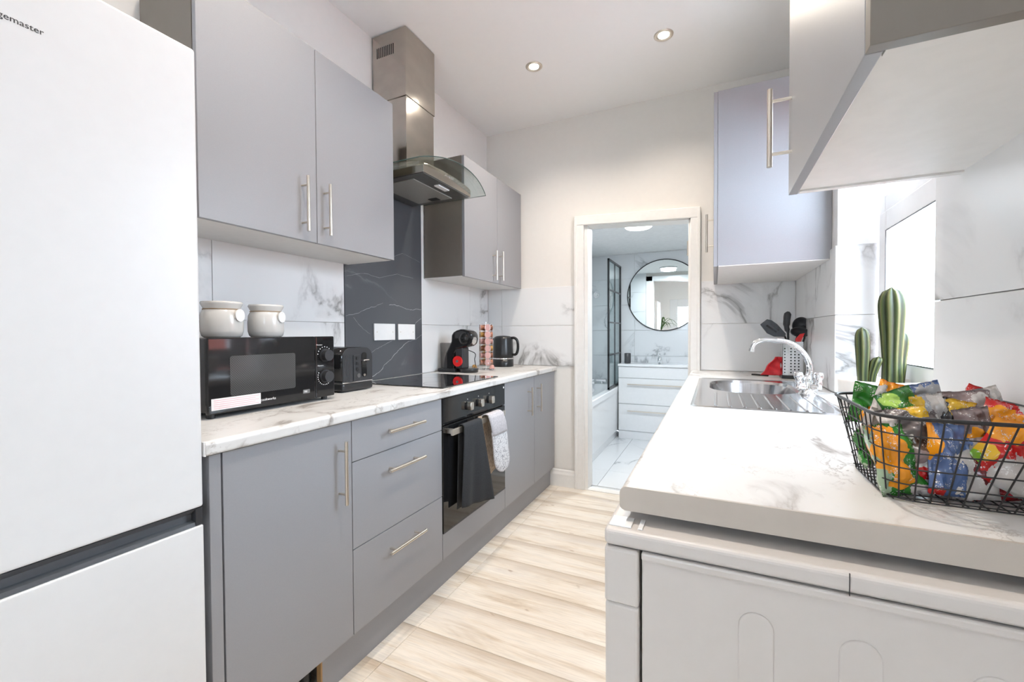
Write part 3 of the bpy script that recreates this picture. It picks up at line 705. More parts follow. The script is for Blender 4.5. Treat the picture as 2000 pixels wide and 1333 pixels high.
# ------------------------------------------------------------------ things on the left worktop
mw = thing('microwave', (-1.55, 1.02, WZ), 'black microwave with two dials and white sticker next to fridge', 'microwave')
MX = -1.39; m0, m1, z0, z1 = .785, 1.268, .924, 1.162
MB().box(XL+.02, MX-.012, m0+.004, m1-.004, z0+.004, z1-.002).build('casing', 'charcoal', mw, bevel=.006, seg=3)
MB().box(MX, MX-.016, m0, 1.177, z0, z1).build('door', 'blackgloss', mw, bevel=.005, seg=3)
MB().box(MX, MX-.016, 1.178, m1, z0, z1).build('control_panel', 'blackgloss', mw, bevel=.005, seg=3)
dd = mw.children[1]
MB().prism(rrect(.853, 1.088, .975, 1.103, .008), 'x', MX-.001, MX+.0006).build('door_window', 'meshwin', dd, label='grey dotted mesh window')
M['sticker'] = plain('sticker', (.80, .76, .76), .6)
M['pinkink'] = plain('pink_ink', (.72, .38, .42), .6)
MB().box(MX, MX+.0009, .795, .953, .937, .973).build('sticker', 'sticker', dd, label='white warning sticker')
tl = MB()
for i in range(5): tl.box(MX+.0009, MX+.0011, .802, .947-(i % 2)*.012, .9415+i*.0062, .9430+i*.0062)
tl.build('sticker_print', 'pinkink', dd, label='pink lines of print')
text('cookworks', .0125, (MX+.0003, .952, .9445), '+x', 'white', dd, 'lettering')
MB().prism(rrect(1.119, 1.149, .948, .963, .003, 3), 'x', MX, MX+.0004).build('rating_mark', 'ringmark', dd)
text('700', .010, (MX+.0006, 1.1225, .952), '+x', 'white', dd, 'rating_lettering')
text('Microwave', .0062, (MX+.0003, 1.181, 1.127), '+x', 'white', mw, 'lettering')
text('Microwave', .0062, (MX+.0003, 1.186, 1.046), '+x', 'white', mw, 'lettering')
for zz, half in ((1.088, 1), (1.005, 0)):
    cy_ = 1.220
    kn = MB().cyl((MX, cy_, zz), (MX+.006, cy_, zz), .026, 28).cyl((MX+.006, cy_, zz), (MX+.026, cy_, zz), .0215, 28); kn.build('dial', 'charcoal', mw, bevel=.0015, label='round ridged dial')
    dots = MB()
    for a in range(9 if half else 14):
        an = (PI*.95-a*PI*.9/8) if half else (PI*.85+a*PI*1.05/13)
        dots.box(MX, MX+.0004, cy_+.033*math.cos(an)-.0016, cy_+.033*math.cos(an)+.0016, zz+.033*math.sin(an)-.0016, zz+.033*math.sin(an)+.0016)
    dots.build('dial_marks', 'white', mw)
for yy in (.81, 1.24):
    for xx in (-1.42, -1.66): MB().cyl((xx, yy, WZ), (xx, yy, z0+.006), .012, 12).build('foot', 'black', mw)

def canister(y, r_, h, lab):
    t = thing('canister', (-1.535, y, z1), lab, 'canister', 'cream canisters on the microwave'); c = (-1.525, y, z1-.0015)
    MB().lathe([(r_*.80, 0), (r_*.93, .006), (r_, .022), (r_*1.01, h*.45), (r_*.98, h*.66), (r_*.88, h*.77), (r_*.84, h*.80)], c, 40).build('jar', 'ceramic', t)
    MB().lathe([(r_*.86, h*.785), (r_*.86, h*.82), (r_*.97, h*.93), (r_*.985, h*.97), (r_*.95, h), (r_*.6, h+.001), (.0001, h+.0015)], c, 40).build('lid', 'ceramic', t)
    pts = [(c[0]+r_*.875*math.cos(2*PI*k/32), c[1]+r_*.875*math.sin(2*PI*k/32), c[2]+h*.79) for k in range(32)]
    MB().tube(pts, .0015, 6, closed=True).build('twine', 'twine', t, label='brown twine round the neck')
    a = .35; d = Vector((math.cos(a), math.sin(a), 0)); p = Vector(c)+d*(r_*1.02)+Vector((0, 0, h*.62))
    MB().cyl(p, p+d*.003, r_*.34, 24).build('tag', 'white', t, label='round white hanging tag')
    q = Vector(c)+d*(r_*.88)+Vector((0, 0, h*.79)); MB().tube([q, q+d*.006, p+Vector((0, 0, r_*.25))+d*.003], .001, 6).build('twine', 'twine', t)
    return t
canister(.912, .063, .122, 'larger cream canister at the fridge end of the microwave')
canister(1.072, .060, .120, 'smaller cream canister nearer the microwave dials')

# toaster
ts = thing('toaster', (-1.6, 1.48, WZ), 'black ribbed toaster with lever slot, right of the microwave', 'toaster')
tx1, tx0, ty0, ty1, tz1 = -1.475, -1.705, 1.392, 1.572, 1.108
tb = [(a, c) for a, c in rrect(tx0, tx1, ty0, ty1, .03, 6)]
def ts_prof():
    P = [(ty0, .955)]; r_ = .045
    for k in range(7): a = PI-PI/2*k/6; P.append((ty0+r_+r_*math.cos(a), tz1-r_+r_*math.sin(a)))
    for k in range(7): a = PI/2-PI/2*k/6; P.append((ty1-r_+r_*math.cos(a), tz1-r_+r_*math.sin(a)))
    P.append((ty1, .955)); return P
MB().prism(ts_prof(), 'x', tx0+.01, tx1-.006, True).build('shell', 'blackgloss', ts)
MB().box(tx0, tx1, ty0-.004, ty1+.004, WZ+.004, .950).build('base', 'black', ts, bevel=.01, seg=3)
MB().box(tx0+.002, tx1-.002, ty0-.002, ty1+.002, .950, .956).build('chrome_band', 'chrome', ts, bevel=.001)
MB().prism(ts_prof(), 'x', tx1-.0065, tx1-.002, True).build('end_plate', 'charcoal', ts)
for i in range(6):
    MB().cyl((tx1-.004, ty0+.006+i*.009, .957), (tx1-.004, ty0+.006+i*.009, tz1-.035), .0045, 8).build('rib', 'charcoal', ts)
MB().box(tx1-.003, tx1+.002, ty0+.060, ty0+.102, .958, 1.075).build('button_panel', 'charcoal', ts, bevel=.002)
for i in range(3): MB().cyl((tx1+.001, ty0+.081, 1.060-i*.025), (tx1+.005, ty0+.081, 1.060-i*.025), .008, 16).build('button', 'black', ts)
MB().cyl((tx1+.001, ty0+.081, .982), (tx1+.012, ty0+.081, .982), .010, 16).build('browning_dial', 'chrome', ts)
MB().prism([(a, c) for a, c in rrect(ty0+.112, ty0+.142, .972, 1.085, .013, 5)], 'x', tx1-.0025, tx1+.0005).build('lever_slot', 'blackgloss', ts)
MB().box(tx1, tx1+.016, ty0+.108, ty0+.146, 1.045, 1.053).build('lever', 'chrome', ts, bevel=.003)
MB().cyl((tx1, ty0+.127, .980), (tx1+.002, ty0+.127, .980), .006, 12).build('lever_stop', 'satin', ts)
MB().box(tx0+.03, tx1-.035, ty0+.04, ty0+.07, tz1-.001, tz1+.0008).box(tx0+.03, tx1-.035, ty1-.07, ty1-.04, tz1-.001, tz1+.0008).build('bread_slots', 'black', ts)

# coffee machine (profile in x-z, facing +x)
cm = thing('coffee_machine', (-1.62, 2.48, WZ), 'black capsule coffee machine with red dial beside the hob', 'coffee machine')
K = .969; YC = 2.48
def cp(P): return [(x*K, CAMH+(zz-CAMH)*K) for x, zz in P]
bo = cp([(-1.721, .902), (-1.706, 1.0), (-1.692, 1.037), (-1.668, 1.078), (-1.650, 1.115), (-1.647, 1.159), (-1.63, 1.18), (-1.605, 1.192), (-1.575, 1.199), (-1.551, 1.198), (-1.504, 1.187), (-1.485, 1.165), (-1.480, 1.13), (-1.490, 1.098), (-1.515, 1.081), (-1.558, 1.071), (-1.606, 1.060), (-1.622, 1.034), (-1.630, .982), (-1.627, .902)])
MB().prism(bo, 'y', YC-.045, YC+.045, True).build('body', 'blackgloss', cm, bevel=.012, seg=3)
MB().lathe([(.0001, -.058), (.03, -.052), (.052, -.03), (.060, 0), (.052, .03), (.03, .052), (.0001, .058)], (-1.548*K, YC, 1.125*K+.045), 24).build('head', 'blackgloss', cm, label='rounded brewing head')
MB().cyl((-1.50, YC-.01, 1.135), (-1.435, YC-.012, 1.12), .033, 20, r2=.026).build('nozzle_cover', 'chrome', cm, label='shiny capsule holder front')
MB().box(-1.568, -1.508, YC-.04, YC+.04, .935, 1.075).build('front_column', 'charcoal', cm, bevel=.008)
MB().cyl((-1.545, YC-.040, .985), (-1.545, YC-.052, .985), .035, 28).build('dial', 'red', cm, bevel=.003, label='round red dial')
MB().cyl((-1.545, YC-.052, .985), (-1.545, YC-.056, .985), .009, 16).build('dial_centre', 'ringmark', cm)
MB().box(-1.70, -1.56, YC-.06, YC+.06, WZ+.001, .935).build('foot_base', 'black', cm, bevel=.008)
MB().lathe([(.060, 0), (.062, .012), (.066, .024), (.058, .026), (.0001, .024)], (-1.485, YC, WZ+.001), 28).build('drip_tray', 'black', cm, label='round black drip tray')
MB().lathe([(.042, 0), (.045, .165), (.042, .17), (.0001, .17)], (-1.675, YC+.02, WZ+.025), 24).build('water_tank', 'tank', cm, label='translucent grey water tank')
MB().tube(smoothpts([(-1.62, YC+.10, 1.07), (-1.50, YC+.10, 1.035), (-1.50, YC+.10, .99), (-1.50, YC+.11, .95), (-1.52, YC+.12, .925), (-1.56, YC+.12, WZ+.004), (-1.62, YC+.11, WZ+.004)]), .0028, 8).build('cord', 'black', cm, label='black power cord')

# capsule rack
cr = thing('capsule_rack', (-1.50, 2.70, WZ), 'tall wire rack filled with copper coffee capsules', 'capsule rack')
rc = (-1.475, 2.70)
fm = MB().lathe([(.055, 0), (.055, .004), (.0001, .005)], (rc[0], rc[1], WZ+.001), 28)
for k in range(4):
    a = PI/4+PI/2*k
    for s_ in (-.22, .22):
        x, y = rc[0]+.047*math.cos(a+s_*1.6), rc[1]+.047*math.sin(a+s_*1.6); fm.cyl((x, y, WZ+.004), (x, y, 1.235), .0016, 6)
fm.cyl((rc[0], rc[1], WZ), (rc[0], rc[1], 1.25), .004, 8)
for zz in (.96, 1.235): fm.tube([(rc[0]+.047*math.cos(2*PI*k/24), rc[1]+.047*math.sin(2*PI*k/24), zz) for k in range(24)], .0014, 6, closed=True)
fm.build('wire_frame', 'chrome', cr)
capcols = [plain('capsule_copper', (.42, .19, .12), .4, .3), plain('capsule_rose', (.50, .27, .24), .45, .2), plain('capsule_gold', (.45, .25, .07), .4, .3), plain('capsule_brown', (.22, .09, .05), .3, .3)]
CN = ('copper', 'rose', 'gold', 'brown')
for k in range(4):
    a = PI/4+PI/2*k; d = Vector((math.cos(a), math.sin(a), 0))
    for j in range(6):
        p = Vector((rc[0], rc[1], 0))+d*.008+Vector((0, 0, .965+j*.049)); m_ = capcols[(j*3+k*2+(j*k) % 3) % 4] if k != 3 else capcols[1]
        q = MB().cyl(p+d*.004, p+d*.034, .014, 14, r2=.020).cyl(p+d*.034, p+d*.0365, .0235, 14)
        tag(q.build('coffee_capsule', m_), '%s coffee capsule in %s column of wire rack, %s' % (CN[capcols.index(m_)], ('back right', 'back left', 'front left', 'front right')[k], ('bottom tier', 'second tier up', 'third tier up', 'fourth tier up', 'fifth tier up', 'top tier')[j]), 'capsule', 'capsules in the wire rack')
for x, y, m_, lab in ((-1.545, 2.655, 2, 'loose golden capsule on worktop left of the wire rack'), (-1.415, 2.675, 1, 'loose pink capsule on worktop right of the wire rack')):
    q = MB().lathe([(.024, 0), (.024, .003), (.018, .004), (.013, .024), (.0001, .026)], (x, y, WZ+.012), 18); tag(q.build('coffee_capsule', capcols[m_]), lab, 'capsule', 'capsules in the wire rack')

# kettle
kt = thing('kettle', (-1.50, 3.03, WZ), 'black kettle with chrome band in the far left corner', 'kettle')
kc = (-1.497, 3.02, WZ)
MB().lathe([(.078, .0), (.080, .004), (.080, .062)], kc, 36).build('power_base', 'black', kt)
MB().lathe([(.0812, .060), (.0812, .068)], kc, 36).build('chrome_band', 'chrome', kt)
MB().lathe([(.080, .066), (.080, .10), (.076, .215), (.071, .228), (.05, .238), (.0001, .242)], kc, 36).build('jug', 'black', kt)
MB().prism([(kc[1]-.018, WZ+.205), (kc[1]+.018, WZ+.205), (kc[1], WZ+.222)], 'x', kc[0]-.105, kc[0]-.06).build('spout', 'black', kt, bevel=.003)
hp = smoothpts([(kc[0]+.068, kc[1], WZ+.222), (kc[0]+.098, kc[1]+.004, WZ+.222), (kc[0]+.119, kc[1]+.008, WZ+.198), (kc[0]+.122, kc[1]+.01, WZ+.14), (kc[0]+.108, kc[1]+.008, WZ+.098), (kc[0]+.074, kc[1], WZ+.092)])
MB().tube(hp, .0105, 10).build('handle', 'blackgloss', kt)

# ------------------------------------------------------------------ towel and gloves on the oven handle
def drape(name, mat, lab, cat, ya0, ya1, yb0, yb1, zf0, zf1, zb, xo, seed, thick, parent=None, cuff=None):
    XH = XD+.046; zt = .730
    def fn(u, v):
        # v: 0 back bottom .. .35 over bar .. 1 front bottom
        ytop = ya0+(ya1-ya0)*u; ybot = yb0+(yb1-yb0)*u
        if v < .3:
            t = 1-v/.3; x = XH-.014-.004*t; zz = zt-.006-(zt-.006-zb)*t; yy = ytop+(ybot-ytop)*t*.4
        elif v < .4:
            a = PI-PI*(v-.3)/.1; x = XH+.0155*math.cos(a)+.0015; zz = zt-.004+.010*math.sin(a)+xo*.2; yy = ytop
        else:
            t = (v-.4)/.6; zz = zt-.006-(zt-.006-(zf0+(zf1-zf0)*u))*t; yy = ytop+(ybot-ytop)*t
            x = XH+.017+xo+.006*math.sin(u*7+seed)*t+.004*math.sin(u*15+seed*2+t*3)*t+.008*t*(1-t)
        return (x, yy, zz)
    o = MB().grid(fn, 22, 44).build(name, mat, parent, solid=thick)
    return o
tw = drape('tea_towel', 'towel', '', '', 1.745, 1.915, 1.715, 2.03, .350, .285, .33, .0, 1.3, .004)
tag(tw, 'black tea towel hanging over the oven door handle', 'towel')
gv = thing('oven_glove', (XD+.05, 2.08, .40), 'printed white double oven glove hanging over the oven handle', 'oven glove')
def glove_fn(side):
    XH = XD+.046
    def fn(u, v):
        # v 0 at the bar, 1 at the tip; rounded end
        zz = .735-.335*v; c = 2.062+.095*v; w_ = .085+.006*v
        if v > .78: w_ *= math.sqrt(max(0, 1-((v-.78)/.225)**2))
        yy = c+(2*u-1)*w_
        bulge = (1-(2*u-1)**2)**.5 if abs(2*u-1) < 1 else 0
        taper = 1 if v < .78 else math.sqrt(max(0, 1-((v-.78)/.225)**2))
        x = XH+.020+side*(.010*bulge*taper)+.012*min(1, v*6)*.5+.004*math.sin(v*6)
        return (x, yy, zz)
    return fn
M_ = MB().grid(glove_fn(1), 16, 30); M_.grid(glove_fn(-1), 16, 30); M_.build('front_mitt', 'glove', gv, label='mitt with small grey print')
def cuff_fn(u, v):
    XH = XD+.046; f_ = glove_fn(1)
    x, yy, zz = f_(u, v*.33)
    return (x+.0025, yy, zz)
MB().grid(cuff_fn, 16, 8).build('cuff', 'glovecuff', gv, solid=.003, label='plain grey cuff band')
def over_fn(u, v):
    XH = XD+.046; a = PI-PI*v
    return (XH+.024*math.cos(a)+.0, 1.985+.155*u, .728+.014*math.sin(a))
MB().grid(over_fn, 10, 8).build('strap', 'glovecuff', gv, solid=.004)
def back_fn(u, v): return (XD+.016+.004*math.sin(u*6), 1.965+.17*u+.03*v, .732-.32*v-.02*math.sin(u*PI)*v)
MB().grid(back_fn, 10, 14).build('back_mitt', 'glovebeige', gv, solid=.010, label='beige patterned back mitt')
edge_pts = [glove_fn(0)(0, v/30) for v in range(8, 30)]+[glove_fn(0)(u/10, 1) for u in range(0, 1)]+[glove_fn(0)(1, v/30) for v in range(29, 7, -1)]
MB().tube(edge_pts, .004, 8).build('edge_binding', 'glovecuff', gv, label='pale grey bound edge')

# ------------------------------------------------------------------ utensil holder
uh = thing('utensil_holder', (.385, 2.82, WZ), 'perforated steel utensil holder behind the tap', 'utensil holder')
ux0, ux1, uy0, uy1 = .342, .440, 2.80, 2.90
MB().box(ux0-.004, ux1+.004, uy0-.004, uy1+.004, WZ+.001, WZ+.02).build('base_tray', 'black', uh, bevel=.003)
hs = MB(); w_ = .0015
hs.box(ux0, ux1, uy0, uy0+w_, WZ+.02, 1.115).box(ux0, ux1, uy1-w_, uy1, WZ+.02, 1.115).box(ux0, ux0+w_, uy0, uy1, WZ+.02, 1.115).box(ux1-w_, ux1, uy0, uy1, WZ+.02, 1.115).build('container', 'sink', uh)
hl = MB()
for i in range(3):
    for j in range(9): hl.cyl((ux0+.040+i*.018, uy0-.0003, .945+j*.0165), (ux0+.040+i*.018, uy0+.001, .945+j*.0165), .0042, 8)
for j in range(9): hl.cyl((ux0+.011, uy0-.0003, .945+j*.0165), (ux0+.011, uy0+.001, .945+j*.0165), .0035, 8)
hl.build('perforations', 'blackgloss', uh, label='rows of punched round holes', kind='stuff')
def ut(name, lab, pts, r, head, mat='black'):
    t = thing(name, pts[0], lab, 'utensil', 'black kitchen utensils in the holder')
    MB().tube(smoothpts(pts), r, 8).build('shaft', 'satin' if mat == 'steel' else 'black', t)
    head(t); return t
def plate_head(poly, y, th, slots=()):
    def f(t):
        MB().prism(poly, 'y', y-th/2, y+th/2).build('blade', 'charcoal', t, bevel=.002)
        for s_ in slots: MB().prism(s_, 'y', y-th/2-.0006, y+th/2+.0006).build('slot', 'blackgloss', t)
    return f
ut('slotted_spatula', 'black slotted spatula leaning left out of the holder', [(.375, 2.86, .94), (.368, 2.84, 1.10), (.352, 2.82, 1.150)], .005,
   plate_head([(.234, 1.212), (.268, 1.242), (.290, 1.236), (.318, 1.213), (.360, 1.158), (.352, 1.142), (.302, 1.144), (.268, 1.162)], 2.815, .004,
              [[(.262, 1.204), (.270, 1.210), (.318, 1.172), (.312, 1.166)], [(.280, 1.216), (.288, 1.221), (.330, 1.182), (.324, 1.177)]]))
ut('utensil_with_oval_grip', 'upright black oval-ended utensil at middle of the holder', [(.38, 2.85, .94), (.372, 2.84, 1.18)], .006,
   lambda t: MB().tube(smoothpts([(.372, 2.83, 1.165), (.364, 2.83, 1.20), (.366, 2.83, 1.25), (.372, 2.83, 1.283)]), [.008]*2+[.013]*3+[.017]*3+[.018]*3+[.012]*1+[.006], 12).build('grip', 'charcoal', t))
def bowl_head(c, rx, rz, y, tilt):
    def f(t):
        mb = MB(); mb.T = Matrix.Translation(Vector(c)) @ Matrix.Rotation(tilt, 4, 'Y')
        mb.grid(lambda u, v: (rx*math.sin(PI*u)*math.cos(2*PI*v) if True else 0, -.012+.022*abs(math.cos(PI*u/2))**2, rz*math.sin(PI*u)*math.sin(2*PI*v)) if False else (rx*u*math.cos(2*PI*v), .02*(1-u*u), rz*u*math.sin(2*PI*v)), 8, 28)
        mb.build('bowl', 'charcoal', t, solid=.003)
    return f
ut('ladle', 'large round black ladle at the back of the holder', [(.40, 2.86, .94), (.415, 2.86, 1.12), (.428, 2.86, 1.18)], .005, bowl_head((.432, 2.85, 1.208), .038, .044, 0, .4))
ut('serving_spoon', 'black serving spoon leaning right out of the holder', [(.42, 2.87, .94), (.45, 2.87, 1.12), (.464, 2.87, 1.16)], .005, bowl_head((.474, 2.88, 1.205), .014, .046, 0, .22))
ut('skimmer_ladle', 'short wide black ladle head in front of the larger one', [(.39, 2.83, .94), (.41, 2.83, 1.12)], .005, bowl_head((.424, 2.815, 1.168), .044, .027, 0, .15))
tag(MB().prism([(.408, 1.10), (.425, 1.108), (.446, 1.162), (.424, 1.158), (.402, 1.13)], 'y', 2.805, 2.811).build('red_handled_tool', 'red', bevel=.001), 'red tool head sticking up inside the utensil holder', 'utensil')
M['redcloth'] = plain('red_packet', (.62, .02, .03), .5, var=.2)
rp = thing('red_packet', (.30, 2.88, WZ), 'crumpled red packet leaning beside the utensil holder', 'packet')
def rp_fn(u, v):
    w0 = .05*(1-v*.75); return (.292+.035*v+(u-.5)*w0*2+.004*math.sin(v*9), 2.86+.012*math.sin(u*PI)+.006*math.sin(v*13+u*5), WZ+.012+.105*v)
MB().grid(rp_fn, 10, 12).build('pouch', 'redcloth', rp, solid=.006)
tag(MB().prism([(.20, 2.95), (.285, 2.90), (.29, 2.93), (.215, 2.97)], 'z', WZ+.001, WZ+.009).build('lighter', 'black', bevel=.003), 'slim black gadget lying beside the red packet', 'gadget')

# ------------------------------------------------------------------ cactus pot
cp_ = thing('potted_cactus', (.49, 1.80, WZ), 'artificial cactus cluster in a round cream pot on windowsill', 'plant')
pc = (.488, 1.80, WZ+.001)
MB().lathe([(.075, 0), (.092, .01), (.103, .045), (.1065, .094), (.1065, .100), (.100, .100), (.097, .082)], pc, 48).build('pot', 'pot', cp_)
MB().lathe([(.0985, .083), (.06, .087), (.0001, .088)], pc, 32).build('soil', 'soil', cp_, label='grey-green top dressing')
def cactus(base, h, r_, ribs, lean, prof, name='stem', lab=None):
    nu, nv = 22, ribs*8; vs = []; fs = []; rid = []
    for i in range(nu+1):
        t = i/nu
        # radius profile by linear interpolation
        for (a, ra), (c, rc_) in zip(prof, prof[1:]):
            if a <= t <= c: rr = ra+(rc_-ra)*(t-a)/(c-a); break
        if t > .82: rr *= math.sqrt(max(0.0, 1-((t-.82)/.18)**2))
        for j in range(nv):
            a = 2*PI*j/nv; q = .5+.5*math.cos(ribs*a+.25*math.sin(t*7)); q2 = q**.7
            rad = r_*rr*(.84+.16*q2)
            vs.append((base[0]+lean[0]*t*t+rad*math.cos(a), base[1]+lean[1]*t*t+rad*math.sin(a), base[2]+h*t)); rid.append(q)
    for i in range(nu):
        for j in range(nv): fs.append((i*nv+j, i*nv+(j+1) % nv, (i+1)*nv+(j+1) % nv, (i+1)*nv+j))
    o = MB().add(vs, fs, True).build(name, 'cactus', cp_, label=lab)
    at = o.data.attributes.new('ridge', 'FLOAT', 'POINT')
    for k_, v_ in enumerate(rid): at.data[k_].value = v_
    return o
cactus((.526, 1.80, .99), .325, .0365, 9, (-.004, 0), [(0, .78), (.25, .72), (.5, .84), (.75, 1), (1, 1)], lab='tallest ribbed cactus column')
cactus((.552, 1.825, .99), .178, .019, 7, (.010, 0), [(0, .7), (.3, .85), (.7, 1), (1, .95)], lab='slim column behind the tallest')
cactus((.450, 1.80, .99), .195, .0215, 7, (-.004, 0), [(0, .7), (.3, .85), (.7, 1), (1, .95)], lab='medium ribbed column at left')
cactus((.470, 1.79, .99), .098, .0150, 7, (.018, 0), [(0, .6), (.4, .8), (.8, 1.1), (1, 1.1)], lab='small dark column in the middle')

# ------------------------------------------------------------------ wire basket and snack bags
bk = thing('wire_basket', (.33, .92, WZ), 'black wire basket of snack bags on near end of worktop', 'basket')
M['wire'] = plain('black_wire', (.014, .014, .016), .5, var=.1)
rimP = rrect(.215, .452, .782, 1.066, .045, 6); botP = rrect(.243, .432, .842, 1.046, .040, 6)
ZR, ZB = 1.048, WZ+.004
def lerp(A, B, t): return [(a[0]+(b_[0]-a[0])*t, a[1]+(b_[1]-a[1])*t) for a, b_ in zip(A, B)]
MB().tube([(p[0], p[1], ZR) for p in rimP], .0028, 10, closed=True).build('rim', 'wire', bk, label='thick black rim wire')
wm = MB()
for k in range(5):
    t = k/5; P = lerp(botP, rimP, t); wm.tube([(p[0], p[1], ZB+(ZR-ZB)*t) for p in P], .0011, 6, closed=True)
def at_len(P, s_):
    n = len(P); L = [math.dist(P[i], P[(i+1) % n]) for i in range(n)]; tot = sum(L); d = s_*tot
    for i in range(n):
        if d <= L[i]: t = d/L[i]; return (P[i][0]+(P[(i+1) % n][0]-P[i][0])*t, P[i][1]+(P[(i+1) % n][1]-P[i][1])*t)
        d -= L[i]
    return P[0]
NW = 40
for k in range(NW):
    a = at_len(rimP, k/NW); c = at_len(botP, k/NW); wm.cyl((a[0], a[1], ZR), (c[0], c[1], ZB), .0011, 6)
wm.build('wire_sides', 'wire', bk, label='thin wire grid sides')
wb = MB()
for i in range(9): x = .25+i*.0215; wb.cyl((x, .845, ZB), (x, 1.044, ZB), .0010, 6)
for i in range(10): yy = .850+i*.0205; wb.cyl((.245, yy, ZB+.001), (.431, yy, ZB+.001), .0010, 6)
wb.build('wire_base', 'wire', bk, label='thin wire grid base')

def bag(loc, w, h, base, blobs, seed, rot, lab, th=.026):
    t = thing('snack_bag', loc, lab, 'snack bag', 'snack bags in the wire basket')
    m_ = print_mat('bag_print', base, blobs, seed)
    T = Matrix.Translation(Vector(loc)) @ Matrix.Rotation(rot[2], 4, 'Z') @ Matrix.Rotation(rot[0], 4, 'X') @ Matrix.Rotation(rot[1], 4, 'Y')
    def f(side):
        def fn(u, v):
            a, c = 2*u-1, 2*v-1; b_ = max(0, (1-abs(a)**2.6))*max(0, (1-abs(c)**2.2))
            q1 = noise.noise(Vector((a*1.6+seed*5, c*1.8+side*3, seed))); q2 = noise.noise(Vector((a*4.5+c*1.5+seed*3, c*2.2-a, seed+side*4)))
            nz = q1*.016+(.30-abs(q2))*.011+noise.noise(Vector((a*7, c*7, seed+side)))*.003
            fold = .004*math.sin(c*5+seed+a*3)
            x = a*w/2*(1+.05*noise.noise(Vector((c*2, seed, 4)))-.06*(1-abs(c))); zz = c*h/2*(1+.05*noise.noise(Vector((a*2, seed, 9))))
            y = side*th/2*b_**.6*1.1+nz*b_**.35+fold*(.4+.6*b_)
            if abs(c) > .88: y = .0012*math.sin(a*48)+.010*noise.noise(Vector((a*2.0, seed, 7)))+fold*.4
            return tuple(T @ Vector((x, y, zz)))
        return fn
    mb = MB(); nu, nv = 22, 26; mb.grid(f(1), nu, nv); mb.grid(f(-1), nu, nv); o = mb.build('packet', m_, t)
    at = o.data.attributes.new('print_uv', 'FLOAT_VECTOR', 'POINT')
    uv = [(i/nu, j/nv, 0) for i in range(nu+1) for j in range(nv+1)]*2
    for k_, p_ in enumerate(uv): at.data[k_].vector = p_
    return t
GRN, ORG, WHT, BRN, BLU, RED, GRY, YEL, MAU, DRK, SIL = (.025, .17, .02), (.80, .30, .01), (.55, .51, .48), (.10, .06, .045), (.085, .14, .30), (.55, .012, .012), (.16, .135, .135), (.70, .42, .02), (.24, .175, .17), (.03, .03, .035), (.38, .38, .39)
LGR = (.32, .42, .28)
D = math.radians
